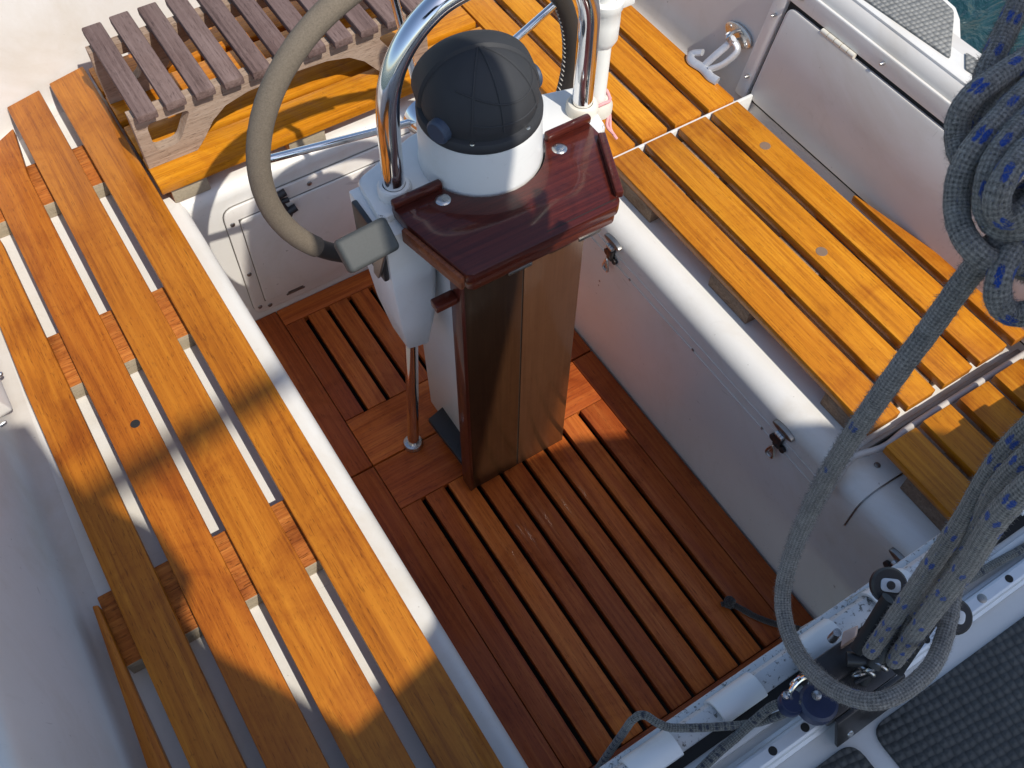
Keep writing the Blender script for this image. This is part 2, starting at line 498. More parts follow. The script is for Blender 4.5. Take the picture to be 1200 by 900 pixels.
        for k in range(seg):
            A, B = rings[k], rings[(k + 1) % cnt]
            for i in range(len(prof) - 1):
                vs = [A[i], A[i + 1], B[i + 1], B[i]]
                try:
                    s.bm.faces.new(vs)
                except ValueError:
                    pass
        bmesh.ops.remove_doubles(s.bm, verts=s.bm.verts, dist=1e-6)
        return s

    def grid(s, rows, closed=False):
        """rows: list of equally long point lists -> quads"""
        vr = [[s.bm.verts.new(p) for p in r] for r in rows]
        for i in range(len(vr) - 1):
            for k in range(len(vr[i]) - 1):
                s.bm.faces.new((vr[i][k], vr[i][k + 1], vr[i + 1][k + 1], vr[i + 1][k]))
        return s

    def loft(s, rings, cap=True, bev=0.0):
        t = bmesh.new()
        vr = [[t.verts.new(p) for p in r] for r in rings]
        n = len(rings[0])
        for i in range(len(vr) - 1):
            for k in range(n):
                t.faces.new((vr[i][k], vr[i][(k + 1) % n], vr[i + 1][(k + 1) % n], vr[i + 1][k]))
        if cap:
            t.faces.new(list(reversed(vr[0])))
            t.faces.new(vr[-1])
        bmesh.ops.recalc_face_normals(t, faces=t.faces)
        if bev:
            bmesh.ops.bevel(t, geom=list(t.edges), offset=bev, segments=2, profile=0.5, affect='EDGES')
        t.verts.index_update()
        s.merge(t, 2)
        return s

    def build(s, name, mat, parent=None, smooth=35, label=None):
        bmesh.ops.recalc_face_normals(s.bm, faces=s.bm.faces)
        me = bpy.data.meshes.new(name)
        s.bm.to_mesh(me)
        s.bm.free()
        me.materials.append(mat)
        me.shade_smooth()
        if smooth:
            me.set_sharp_from_angle(angle=RAD(smooth))
        o = bpy.data.objects.new(name, me)
        col.objects.link(o)
        if parent:
            o.parent = parent
        if label:
            o['label'] = label
        return o


def split_build(mb, name, mat, parent, smooth=35):
    """every loose piece becomes an object of its own"""
    bm = mb.bm
    seen = set()
    bm.verts.ensure_lookup_table()
    groups = []
    for v in bm.verts:
        if v in seen:
            continue
        stack, g = [v], []
        seen.add(v)
        while stack:
            q = stack.pop()
            g.append(q)
            for e in q.link_edges:
                w_ = e.other_vert(q)
                if w_ not in seen:
                    seen.add(w_)
                    stack.append(w_)
        groups.append(g)
    out = []
    for g in groups:
        n = MB()
        mp = {}
        for q in g:
            w_ = n.bm.verts.new(q.co)
            w_[n.g] = q[mb.g]
            w_[n.v] = q[mb.v]
            mp[q] = w_
        for f in {f for q in g for f in q.link_faces}:
            n.bm.faces.new([mp[q] for q in f.verts])
        out.append(n.build(name, mat, parent, smooth))
    bm.free()
    return out


def thing(name, label, cat, group=None):
    o = bpy.data.objects.new(name, None)
    o.empty_display_size = 0.05
    col.objects.link(o)
    tag(o, label, cat, group)
    return o


def tag(o, label, cat, group=None):
    o['label'] = label
    o['category'] = cat
    if group:
        o['group'] = group
    return o


def smooth_path(ctrl, step=0.004):
    """Catmull-Rom through control points, resampled"""
    P = [Vector(p) for p in ctrl]
    P = [P[0] * 2 - P[1]] + P + [P[-1] * 2 - P[-2]]
    out = []
    for i in range(1, len(P) - 2):
        a, b, c, d = P[i - 1:i + 3]
        n = max(2, int((c - b).length / step))
        for k in range(n):
            t = k / n
            out.append(0.5 * ((2 * b) + (c - a) * t + (2 * a - 5 * b + 4 * c - d) * t * t + (3 * b - a - 3 * c + d) * t ** 3))
    out.append(P[-2])
    return out


def rounded(poly, r, n=5):
    """round the corners of a 2D polygon"""
    out = []
    k = len(poly)
    for i in range(k):
        p0, p1, p2 = Vector(poly[i - 1]), Vector(poly[i]), Vector(poly[(i + 1) % k])
        d1 = (p0 - p1)
        d2 = (p2 - p1)
        rr = min(r, d1.length * 0.49, d2.length * 0.49)
        a = p1 + d1.normalized() * rr
        b = p1 + d2.normalized() * rr
        for j in range(n + 1):
            t = j / n
            q = a * (1 - t) ** 2 + p1 * 2 * t * (1 - t) + b * t * t
            out.append((q.x, q.y))
    return out


def screw(mb, p, nrm, r=0.004, h=0.0015):
    """a domed screw head at p facing nrm"""
    p = Vector(p)
    nrm = Vector(nrm).normalized()
    t = nrm.orthogonal().normalized()
    b = nrm.cross(t)
    rows = []
    for q, hh in ((1.0, 0.0), (0.85, 0.7), (0.4, 1.0), (0.05, 1.05)):
        rows.append([p + (t * math.cos(a) + b * math.sin(a)) * r * q + nrm * h * hh for a in [2 * math.pi * k / 12 for k in range(13)]])
    mb.grid(rows)
    bmesh.ops.remove_doubles(mb.bm, verts=mb.bm.verts, dist=1e-6)


# ------------------------------------------------------------------ sky, sun, water
AZ, EL = RAD(-13), RAD(53)
L = Vector((math.sin(AZ) * math.cos(EL), math.cos(AZ) * math.cos(EL), -math.sin(EL)))   # direction the light travels
sun_d = bpy.data.lights.new('sun', 'SUN')
sun_d.energy = 4.5
sun_d.angle = RAD(0.53)
sun_d.color = (1.0, 0.94, 0.84)
sun = bpy.data.objects.new('sun', sun_d)
col.objects.link(sun)
sun.rotation_euler = L.to_track_quat('-Z', 'Y').to_euler()
w = bpy.data.worlds.new('World')
scene.world = w
w.use_nodes = True
nt = w.node_tree
bg = nt.nodes['Background']
sky = nt.nodes.new('ShaderNodeTexSky')
sky.sky_type = 'NISHITA'
sky.sun_disc = False
sky.sun_elevation = EL
sky.sun_rotation = math.atan2(-L.x, -L.y)
sky.ozone_density = 1.6
nt.links.new(sky.outputs[0], bg.inputs[0])
bg.inputs[1].default_value = 0.17

scene.view_settings.view_transform = 'Standard'
scene.view_settings.look = 'None'
scene.view_settings.exposure = 0
scene.cycles.use_denoising = True
scene.cycles.max_bounces = 8
scene.cycles.sample_clamp_indirect = 6.0

mt, nt, bs = new_mat('sea_water')
geo = N(nt, 'ShaderNodeNewGeometry').outputs['Position']
bs.inputs['Base Color'].default_value = (0.006, 0.034, 0.036, 1)
bs.inputs['Roughness'].default_value = 0.12
wv = noise_n(nt, scaled(nt, geo, (1, 1.6, 1)), 5.0, 6, 0.8)
bump(nt, bs, wv, 0.8, 0.06)
wb = MB()
wb.grid([[Vector((-900, -900, -0.55)), Vector((900, -900, -0.55))], [Vector((-900, 900, -0.55)), Vector((900, 900, -0.55))]])
o = wb.build('water', mt)
o['kind'] = 'structure'

# ------------------------------------------------------------------ the boat moulding
boat = thing('sailboat', 'white fibreglass cockpit moulding of a sailing boat with coamings and side deck', 'sailboat')
SEAT = 0.427
XL0, XR0 = 0.255, 0.897        # foot of the two seat fronts


def arc(cx, cz, r, a0, a1, n=6):
    return [(cx + r * math.cos(RAD(a0 + (a1 - a0) * k / n)), cz + r * math.sin(RAD(a0 + (a1 - a0) * k / n))) for k in range(n + 1)]


prof_r = [(0.893, -0.05), (0.897, 0.0), (0.902, 0.345)] + arc(0.942, SEAT - 0.04, 0.04, 175, 90, 8) + [(1.0, SEAT), (1.40, SEAT)]
prof_l = [(0.206, -0.05), (0.205, 0.0), (0.2005, 0.38)] + arc(0.178, SEAT - 0.022, 0.022, 5, 90, 8) + [(0.1, SEAT), (-0.33, SEAT)]
Y0, Y1 = 0.135, 2.04
ys = [Y0, 0.5, 1.0, 1.5, Y1]
MB().grid([[Vector((x, y, z)) for x, z in prof_r] for y in ys]).build('seat_moulding', M['gelcoat'], boat)
MB().grid([[Vector((x, y, z)) for x, z in prof_l] for y in ys]).build('seat_moulding', M['gelcoat'], boat)
# aft seat: front face, rounded edge and top, fitted between the two
prof_a = [(1.514, -0.05), (1.516, 0.35)] + [(1.516 + 0.03 - 0.03 * math.cos(RAD(q)), SEAT - 0.033 + 0.03 * math.sin(RAD(q))) for q in range(0, 91, 15)] + [(2.10, SEAT - 0.003)]
MB().grid([[Vector((x, y, z)) for y, z in prof_a] for x in (0.17, 0.4, 0.7, 0.96)]).build('aft_seat_moulding', M['gelcoat'], boat)
MB().box(0.19, 0.95, 0.05, 1.6, -0.09, -0.06, 0).build('shaded_sole_pan', M['dark'], boat)  # pale sole coloured dark, standing for the shade under the grating

# coaming swept round the cockpit, side deck and topsides
plan = [(-0.280, 0.02), (-0.272, 0.5), (-0.262, 0.9), (-0.250, 1.2), (-0.232, 1.55), (-0.205, 1.73), (-0.150, 1.83), (-0.06, 1.895), (0.16, 1.972),
        (0.45, 2.03), (0.8, 2.05), (1.15, 2.04), (1.26, 2.0), (1.325, 1.93), (1.350, 1.82), (1.354, 1.5), (1.354, 0.9), (1.354, 0.02)]
sect = [(-0.032, 0.4275), (-0.020, 0.430), (-0.010, 0.4365), (-0.003, 0.448), (0.002, 0.468), (0.045, 0.66), (0.054, 0.705), (0.058, 0.722), (0.065, 0.735), (0.080, 0.744), (0.100, 0.747), (0.16, 0.748)]


def ring_rows(sec, extra=None):
    P = [Vector((x, y)) for x, y in plan]
    rows = []
    for i in range(len(P)):
        d1 = (P[i] - P[i - 1]).normalized() if i else (P[1] - P[0]).normalized()
        d2 = (P[i + 1] - P[i]).normalized() if i < len(P) - 1 else d1
        n1 = Vector((-d1.y, d1.x))
        n2 = Vector((-d2.y, d2.x))
        nn = (n1 + n2).normalized()
        k = min(1.6, 1 / max(0.5, nn.dot(n1)))
        rows.append([Vector((P[i].x + nn.x * o * k, P[i].y + nn.y * o * k, z)) for o, z in sec])
    return rows


MB().grid(ring_rows(sect)).build('coaming', M['gelcoat_wall'], boat, smooth=60)
deck_sect = [(0.158, 0.7475), (0.19, 0.7485), (0.215, 0.745), (0.228, 0.729), (0.235, 0.69), (0.20, -0.1), (0.12, -0.7)]
rows = ring_rows(deck_sect)
# on the far side the deck edge is cut to its own outline
for r_ in rows:
    if r_[0].x > 1.3:
        for q in r_:
            q.x = min(q.x, 1.475)
            q.z = min(q.z - 0.012, 0.728)
DZ = 0.7475


def atp(px, py, z):
    q = at(px, py, z)
    return (q.x, q.y)


MB().prism([(1.43, -0.2), (1.43, 1.93), (1.60, 1.90), (1.64, 1.4), (1.63, 1.1)] + [atp(px, py, DZ) for px, py in ((1112, 0), (1121, 8), (1126, 22), (1127, 48), (1138, 57), (1147, 67))] + [(1.478, 0.55), (1.47, -0.2)], 0.69, DZ, 0.005).build('side_deck', M['gelcoat'], boat)
MB().grid(rows).build('side_deck', M['gelcoat'], boat, smooth=60)

# locker lid in the coaming
def on_wall(c):
    """c=(y, z, proud) -> point on the sloping inner face of the coaming"""
    y, z, p = c.x, c.y, c.z
    sl = 0.043 / 0.19
    x = 1.3555 + (z - 0.47) * sl
    return Vector((x - p * 0.975, y, z + p * 0.2))


lid = MB().prism(rounded([(1.133, 0.462), (1.133, 0.672), (0.25, 0.672), (0.25, 0.462)], 0.02), 0.000, 0.010, 0.003, fn=on_wall).build('locker_lid', M['gelcoat_wall'], boat)
MB().prism([(1.139, 0.455), (1.139, 0.6785), (0.24, 0.6785), (0.24, 0.455)], 0.0005, 0.002, 0, fn=on_wall).build('lid_gap', M['dark'], boat)
MB().prism(rounded([(1.175, 0.45), (1.175, 0.716), (0.2, 0.716), (0.2, 0.6805), (1.142, 0.6805), (1.142, 0.45)], 0.006), 0.0, 0.0085, 0.003, fn=on_wall).build('lid_surround', M['gelcoat'], boat)
hb = MB()
for k in range(5):
    y = 0.945 + k * 0.0185
    a = on_wall(Vector((y, 0.677, 0.012)))
    b = on_wall(Vector((y + 0.0165, 0.677, 0.012)))
    hb.tube([a, b], 0.0055, 12)
hb.build('hinge', M['pvc_old'], lid)
sb = MB()
for y, z in ((1.155, 0.64), (1.155, 0.50), (0.885, 0.700), (1.11, 0.700)):
    screw(sb, on_wall(Vector((y, z, 0.0085))), (-0.97, 0, 0.2), 0.0042, 0.012)
split_build(sb, 'screw', M['steel'], boat)

# nonskid panels on the side deck and the bridge deck
def zpoly(pts, z, r=0.012):
    return rounded([(at(px, py, z).x, at(px, py, z).y) for px, py in pts], r)


MB().prism(rounded([atp(900, -78, DZ), atp(1040, -95, DZ), atp(1098, -4, DZ), atp(1117, 14, DZ), atp(1117, 24, DZ), atp(1113, 70, DZ), atp(1012, 0, DZ)], 0.008), DZ - 0.002, DZ + 0.004, 0.001).build('nonskid_panel', M['tread'], boat)
MB().prism(rounded([atp(1131, 63, DZ), atp(1143, 70, DZ), atp(1152, 84, DZ), atp(1152, 96, DZ), atp(1140, 88, DZ), atp(1131, 82, DZ)], 0.004), DZ - 0.002, DZ + 0.004, 0.001).build('nonskid_panel', M['tread'], boat)
MB().prism(rounded([(0.527, 0.011), (1.30, 0.005), (1.30, -0.55), (0.527, -0.55)], 0.022), 0.696, 0.7060, 0.0015).build('nonskid_panel', M['tread_shaded'], boat)
MB().prism(rounded([(-0.20, 0.013), (0.500, 0.013), (0.500, -0.55), (-0.20, -0.55)], 0.022), 0.696, 0.7060, 0.0015).build('nonskid_panel', M['tread_shaded'], boat)

# bridge deck
MB().box(-0.36, 1.46, -0.75, 0.118, 0.40, 0.700, 0.008).build('bridge_deck', M['gelcoat'], boat)
MB().box(-0.30, 1.40, 0.1185, 0.150, 0.20, 0.690, 0.004).build('deck_edge', M['speckled'], boat)
tr = MB()
for k in range(-3, 8):
    x0 = 0.255 + k * 0.127
    pts = [(x0, 0), (x0 + 0.064, 0)]
    # raised half-round knuckle, open underneath on the near side
    prof = [(0.143 - 0.0, 0.692), (0.1425, 0.704), (0.138, 0.7135), (0.130, 0.7195), (0.120, 0.721), (0.112, 0.7195), (0.1065, 0.7165), (0.1055, 0.7135)]
    inner = [(0.1075, 0.7135), (0.1135, 0.7165), (0.120, 0.7175), (0.129, 0.716), (0.135, 0.7105), (0.139, 0.703), (0.139, 0.692)]
    pr = prof + inner
    t = bmesh.new()
    A = [t.verts.new((x0, y, z)) for y, z in pr]
    B = [t.verts.new((x0 + 0.064, y, z)) for y, z in pr]
    n = len(pr)
    for i in range(n):
        j = (i + 1) % n
        t.faces.new((A[i], A[j], B[j], B[i]))
    t.faces.new(A)
    t.faces.new(list(reversed(B)))
    t.verts.index_update()
    tr.merge(t)
split_build(tr, 'hinge_cover', M['white_paint'], boat)
lo = MB()
lo.grid([[Vector((x, y, z)) for y, z in ((0.1405, 0.690), (0.139, 0.701), (0.134, 0.7085), (0.126, 0.7105), (0.117, 0.7085), (0.110, 0.7045), (0.108, 0.699))] for x in (-0.30, 0.0, 0.4, 0.8, 1.40)])
lo.build('hinge_plate', M['speckled'], boat)
MB().box(-0.30, 1.40, 0.0955, 0.1165, 0.698, 0.7025, 0.0).build('hinge_gap', M['dark'], boat)
MB().box(-0.30, 1.40, 0.078, 0.0885, 0.698, 0.7075, 0.003).build('deck_rail', M['white_paint'], boat)

# seat front details: locker lines, cover moulding, screws and toggle latches
def on_face(c):
    """c=(y, z, proud) on the far seat front"""
    y, z, p = c.x, c.y, c.z
    x = 0.897 + 0.005 * z / 0.35
    return Vector((x - p, y, z))


gl = MB()
gl.box(0.31, 1.25, 0.361, 0.3632, -0.001, 0.0016, 0, fn=on_face)
gl.box(0.31, 1.25, 0.3335, 0.3357, -0.001, 0.0016, 0, fn=on_face)
gl.build('locker_seam', M['gelcoat_old'], boat)
cap = MB()


def prof_off(o):
    out = []
    P = [Vector(p) for p in prof_r]
    for i in range(2, len(P) - 1):
        d = (P[i + 1] - P[i - 1]).normalized()
        out.append(P[i] + Vector((-d.y, d.x)) * o)
    return out


cp = prof_off(0.004)
cp[0].y = 0.325
cp[-1].x = 1.005
base = prof_off(-0.002)
base[0].y = 0.325
rowsY = [(0.296, base), (0.2965, cp), (0.377, cp), (0.3775, base)]
cap.grid([[Vector((p.x, y, p.y)) for p in pr] for y, pr in rowsY])
cap.build('seat_corner_cover', M['gelcoat'], boat, smooth=50)
dk = MB()
sm_ = prof_off(0.0012)
sm_[0].y = 0.325
dk.grid([[Vector((p.x, y, p.y)) for p in sm_] for y in (0.2938, 0.2965)])
dk.build('seat_seam', M['dull_steel'], boat)
sb = MB()
for px, py in ((812, 410), (893, 502), (738, 328), (975, 597), (703, 329), (702, 334)):
    P = on_face(Vector((0.5, 0.36, 0)))
    d = ray(px, py)
    q = CAM + d * ((0.9015 - CAM.x) / d.x)
    screw(sb, q, (-1, 0, 0.05), 0.0038, 0.0015)
q = at(1028, 545, SEAT + 0.0045)
screw(sb, q, (0, 0, 1), 0.006, 0.002)
split_build(sb, 'screw', M['dull_steel'], boat)


def latch(y):
    t = MB()
    t.prism([(y + 0.026 * math.cos(a), 0.392 + 0.007 * math.sin(a)) for a in [2 * math.pi * k / 20 for k in range(20)]], -0.004, 0.009, 0.0015, fn=on_face)
    o = t.build('latch', M['dull_steel'], boat)
    t = MB()
    for k in (-1, 0, 1):
        t.tube([on_face(Vector((y + k * 0.006 - 0.0027, 0.379, 0.009))), on_face(Vector((y + k * 0.006 + 0.0027, 0.379, 0.009)))], 0.0055, 10)
    t.build('hinge', M['steel'], o)
    t = MB()
    t.box(y - 0.009, y + 0.009, 0.340, 0.376, 0.0, 0.010, 0.003, fn=on_face)
    t.lathe([(0.0, 0), (0.008, 0.0), (0.008, 0.006), (0.0, 0.007)], on_face(Vector((y + 0.012, 0.352, 0.008))), 14, 'X')
    t.lathe([(0.0, 0), (0.007, 0.0), (0.007, 0.006), (0.0, 0.007)], on_face(Vector((y - 0.014, 0.346, 0.008))), 14, 'X')
    t.build('toggle', M['car_metal'], o)
    t = MB()
    pts = [(y, 0.345), (y + 0.008, 0.322), (y + 0.006, 0.312), (y - 0.006, 0.312), (y - 0.008, 0.322)]
    t.tube([on_face(Vector((a, b, 0.014))) for a, b in smooth2(pts)], 0.0025, 8, closed=True)
    t.prism([(y - 0.006, 0.314), (y + 0.006, 0.314), (y + 0.003, 0.335), (y - 0.003, 0.335)], 0.010, 0.013, 0.001, fn=on_face)
    t.build('ring', M['steel'], o)
    return o


def smooth2(pts):
    P = [Vector((p[0], p[1], 0)) for p in pts]
    n = len(P)
    out = []
    for i in range(n):
        a, b, c, d = P[i - 1], P[i], P[(i + 1) % n], P[(i + 2) % n]
        for k in range(5):
            t = k / 5
            q = 0.5 * ((2 * b) + (c - a) * t + (2 * a - 5 * b + 4 * c - d) * t * t + (3 * b - a - 3 * c + d) * t ** 3)
            out.append((q.x, q.y))
    return out


for y in (1.000, 0.478, 0.185):
    latch(y)

# aft locker door under the aft seat
def on_aft(c):
    return Vector((c.x, 1.515 - c.z, c.y))


fr = MB().prism(rounded([(0.262, 0.022), (0.745, 0.022), (0.745, 0.372), (0.262, 0.372)], 0.03), 0.0, 0.007, 0.002, fn=on_aft).build('locker_frame', M['gelcoat_old'], boat)
dr = MB().prism(rounded([(0.292, 0.058), (0.700, 0.058), (0.700, 0.335), (0.292, 0.335)], 0.010), 0.0072, 0.0125, 0.002, fn=on_aft).build('locker_door', M['gelcoat_old'], boat)
t = MB()
t.prism([(0.2905, 0.0565), (0.702, 0.0565), (0.702, 0.3368), (0.2905, 0.3368)], 0.0068, 0.0076, 0, fn=on_aft)
t.prism(rounded([(0.2608, 0.0205), (0.747, 0.0205), (0.747, 0.3734), (0.2608, 0.3734)], 0.031), -0.001, 0.0008, 0, fn=on_aft)
t.build('door_gap', M['dull_steel'], boat)
t = MB()
t.box(0.345, 0.392, 0.044, 0.0475, 0.0072, 0.010, 0.0005, fn=on_aft)
t.box(0.350, 0.388, 0.0495, 0.0525, 0.0072, 0.011, 0.0005, fn=on_aft)
t.build('hinge', M['dull_steel'], dr)
t = MB()
t.tube([on_aft(Vector((0.366, 0.362, 0.016))), on_aft(Vector((0.402, 0.368, 0.016)))], 0.0085, 12)
t.tube([on_aft(Vector((0.380, 0.362, 0.016))), on_aft(Vector((0.398, 0.300, 0.018)))], 0.0075, 12)
t.tube([on_aft(Vector((0.392, 0.312, 0.020))), on_aft(Vector((0.416, 0.318, 0.020)))], 0.009, 12)
t.tube([on_aft(Vector((0.384, 0.348, 0.018))), on_aft(Vector((0.404, 0.345, 0.018)))], 0.006, 12)
t.build('latch', M['black_plastic'], dr)
t = MB()
for x, z in ((0.276, 0.330), (0.276, 0.165), (0.276, 0.045), (0.30, 0.036), (0.46, 0.354), (0.60, 0.036)):
    screw(t, on_aft(Vector((x, z, 0.007))), (0, -1, 0), 0.0058, 0.003)
split_build(t, 'screw', M['dull_steel'], boat)

# small hatch in the near coaming
def on_lwall(c):
    y, z, p = c.x, c.y, c.z
    x = -0.257 - (z - 0.47) * 0.226
    return Vector((x + p * 0.975, y, z + p * 0.2))


lh = MB().prism(rounded([(1.165, 0.478), (1.40, 0.478), (1.40, 0.60), (1.165, 0.60)], 0.012), 0.0, 0.030, 0.004, fn=on_lwall).build('coaming_hatch', M['gelcoat_old'], boat)
t = MB()
t.prism([(1.16, 0.473), (1.41, 0.473), (1.41, 0.61), (1.16, 0.61)], 0.0, 0.0022, 0, fn=on_lwall)
t.build('hatch_gap', M['dull_steel'], boat)
t = MB()
screw(t, on_lwall(Vector((1.150, 0.486, 0.0))), (0.97, 0, 0.2), 0.005, 0.014)
screw(t, on_lwall(Vector((1.245, 0.486, 0.031))), (0.97, 0, 0.2), 0.005, 0.008)
split_build(t, 'screw', M['steel'], boat)

# ------------------------------------------------------------------ slatted benches
TOP = 0.485
THK = 0.020


def plank(mb, poly, z1=TOP, thk=THK, bev=0.0025, axis=1):
    mb.prism(poly, z1 - thk, z1, bev, axis)


# near bench
lb = thing('slatted_bench', 'long four-slat teak bench with white gaps, its near half in shadow', 'bench')
s = MB()
plank(s, [(-0.199, 0.20), (-0.137, 0.20), (-0.137, 1.55), (-0.150, 1.70), (-0.192, 1.62), (-0.203, 1.2), (-0.204, 0.8)])
plank(s, [(-0.114, 0.20), (-0.0405, 0.20), (-0.041, 1.70), (-0.026, 1.842), (-0.058, 1.822), (-0.114, 1.78)])
plank(s, [(-0.018, 0.20), (0.0595, 0.20), (0.056, 1.929), (-0.018, 1.911)])
plank(s, [(0.083, 0.20), (0.161, 0.20), (0.160, 1.955), (0.080, 1.937)])
plank(s, [(-0.262, 0.30), (-0.222, 0.30), (-0.2265, 0.60), (-0.228, 0.765), (-0.2365, 0.768), (-0.243, 0.65)])
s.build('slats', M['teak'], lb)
for y0, y1, x0 in ((0.662, 0.788, -0.229), (1.178, 1.305, -0.192), (1.62, 1.745, -0.185)):
    MB().box(x0, 0.150, y0, y1, SEAT + 0.0008, TOP - THK - 0.0004, 0.002).build('cleat', M['cleat'], lb)
t = MB()
for x, y in ((-0.068, 1.035),):
    t.lathe([(0.0, 0.0006), (0.0075, 0.0006), (0.0082, 0.0)], (x, y, TOP), 16)
split_build(t, 'plug', M['dark'], lb)

# far benches: three sections
RX = [(0.967, 1.0375), (1.0555, 1.121), (1.1415, 1.212), (1.230, 1.299)]


def far_bench(y0, y1, label, cleats, thin=None):
    b = thing('slatted_bench', label, 'bench', None)
    s = MB()
    for i, (a, c) in enumerate(RX):
        j = random.uniform(-0.002, 0.002)
        plank(s, [(a, y0 + j), (c, y0 + j), (c, y1 + j), (a, y1 + j)])
    if thin:
        plank(s, thin)
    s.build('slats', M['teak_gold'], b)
    for c0, c1 in cleats:
        MB().box(0.968, 1.30, c0, c1, SEAT + 0.0008, TOP - THK - 0.0004, 0.002).build('cleat', M['cleat_grey'], b)
    return b


fb = far_bench(0.3695, 1.119, 'middle section of golden teak bench under the locker lid, between the two cross seams', ((0.978, 1.10), (0.680, 0.792), (0.394, 0.476)),
               [(1.318, 0.370), (1.353, 0.370), (1.352, 0.58), (1.335, 0.700), (1.3225, 0.785), (1.318, 0.787)])
far_bench(1.1315, 1.965, 'aft section of golden teak bench with a steel padeye beside it, behind the compass', ((1.25, 1.36), (1.70, 1.82)))
far_bench(0.154, 0.337, 'short shaded teak bench section at the bridge deck end, beside the thick rope tackle', ((0.180, 0.278),))
t = MB()
for x, y in ((1.26, 0.985), (1.165, 0.71)):
    t.lathe([(0.0, 0.0005), (0.011, 0.0005), (0.0115, 0.0)], (x, y, TOP), 18)
split_build(t, 'plug', M['cleat_grey'], fb)
# pale strip in the seam and the rod across the other
tag(MB().box(0.95, 1.345, 1.1215, 1.1285, SEAT, 0.478, 0.001).build('seam_strip', M['white_paint']), 'thin white strip in the seam between golden bench sections beside the table', 'strip')

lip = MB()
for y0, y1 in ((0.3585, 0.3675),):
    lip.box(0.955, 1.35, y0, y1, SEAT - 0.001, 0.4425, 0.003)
rl = MB()
rl.tube(smooth_path([at(967, 584, 0.385), at(973, 573, 0.402), at(984, 556, 0.432), at(1000, 536, 0.450), (0.985, 0.343, 0.4565), (1.05, 0.3475, 0.4575), (1.2, 0.3485, 0.4575), (1.345, 0.3485, 0.4575)], 0.006), 0.0062, 14)
tag(rl.build('seat_tube', M['tube_grey']), 'slim grey tube with sunlit glints lying in the far bench seam beside the thick rope', 'tube')
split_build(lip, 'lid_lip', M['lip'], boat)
MB().box(0.955, 1.35, 0.3535, 0.3580, SEAT, 0.4345, 0).build('lid_gap', M['dark'], boat)
dk = MB()
sm2 = [p for p in prof_off(0.0012)]
sm2[0].y = 0.385
dk.grid([[Vector((p.x, y, p.y)) for p in sm2 if p.x < 1.01] for y in (0.3508, 0.3548)])
dk.build('seat_seam', M['dark'], boat)

# aft bench
ab = thing('slatted_bench', 'golden teak cross bench at the stern under the grey slatted stool', 'bench')
s = MB()
for y0, y1 in ((1.522, 1.615), (1.632, 1.722), (1.740, 1.830), (1.848, 1.935)):
    s.box(0.166, 0.960, y0, y1, TOP - THK, TOP + 0.004, 0.003, 0)
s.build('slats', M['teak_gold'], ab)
for x0, x1 in ((0.185, 0.262), (0.442, 0.525), (0.86, 0.94)):
    MB().box(x0, x1, 1.530, 1.93, SEAT - 0.0025, TOP - THK - 0.0004, 0.002, 1).build('cleat', M['cleat'], ab)

# stool of weathered slats
st = thing('slatted_stool', 'weathered grey slatted helm stool with cut-out feet standing on the stern bench', 'stool')
s = MB()
for i in range(11):
    x = 0.178 + 0.0586 * i
    j = random.uniform(-0.003, 0.003)
    s.box(x, x + 0.0405, 1.556 + j, 1.862 + j, 0.618, 0.636, 0.003, 1)
s.build('slats', M['grey_wood'], st)
zb = TOP + 0.0045
outer = [(0.168, zb), (0.270, zb), (0.292, 0.512), (0.318, 0.545), (0.35, 0.568), (0.40, 0.580), (0.487, 0.584), (0.574, 0.580), (0.624, 0.568), (0.656, 0.545), (0.682, 0.512), (0.704, zb), (0.806, zb), (0.806, 0.617), (0.168, 0.617)]
h1 = rounded([(0.193, 0.524), (0.243, 0.524), (0.282, 0.590), (0.193, 0.592)], 0.014)
h2 = [(0.974 - x, z) for x, z in h1]
for y0, y1 in ((1.578, 1.603), (1.800, 1.825)):
    MB().holed([outer, h1, h2], y0, y1, lambda c: Vector((c.x, c.z, c.y))).build('beam', M['grey_beam'], st, smooth=30)

# ------------------------------------------------------------------ floor gratings
fg = thing('floor_grating', 'red-brown teak sole grating in front of the table, long parallel slats', 'grating')
s = MB()
FT, FK = 0.0, 0.020
s.force = 0.05
s.box(0.207, 0.3085, 0.17, 1.011, FT - FK, FT, 0.002, 1)
s.box(0.836, 0.892, 0.17, 1.011, FT - FK, FT, 0.002, 1)
s.force = None
s.box(0.310, 0.8345, 0.890, 1.011, FT - FK, FT, 0.002, 0)
edges = [0.310, 0.363, 0.420, 0.479, 0.537, 0.595, 0.652, 0.710, 0.769, 0.8405]
for i in range(9):
    a = edges[i] + (0.0055 if i else 0.0)
    b = edges[i + 1] - 0.0055
    if i == 8:
        b = 0.8345
    s.force = random.uniform(0.25, 1.0) if 0 < i < 8 else 0.2
    s.box(a, b, 0.2445, 0.8885, FT - FK, FT, 0.002, 1)
    s.box(a, b, 0.17, 0.2205, FT - FK, FT, 0.002, 1)
s.force = 0.1
s.box(0.310, 0.8345, 0.222, 0.243, FT - FK, FT + 0.002, 0.002, 0)
s.build('slats', M['floor_teak'], fg)
ag = thing('floor_grating', 'red-brown teak sole grating behind the table, under the steering wheel', 'grating')
s = MB()
s.force = 0.05
s.box(0.207, 0.3085, 1.015, 1.512, FT - FK, FT, 0.002, 1)
s.box(0.836, 0.892, 1.015, 1.512, FT - FK, FT, 0.002, 1)
s.force = None
s.box(0.310, 0.8345, 1.015, 1.146, FT - FK, FT, 0.002, 0)
s.box(0.310, 0.8345, 1.461, 1.512, FT - FK, FT, 0.002, 0)
for i in range(9):
    a = edges[i] + (0.0055 if i else 0.0)
    b = edges[i + 1] - 0.0055
    if i == 8:
        b = 0.8345
    s.box(a, b, 1.1475, 1.4595, FT - FK, FT, 0.002, 1)
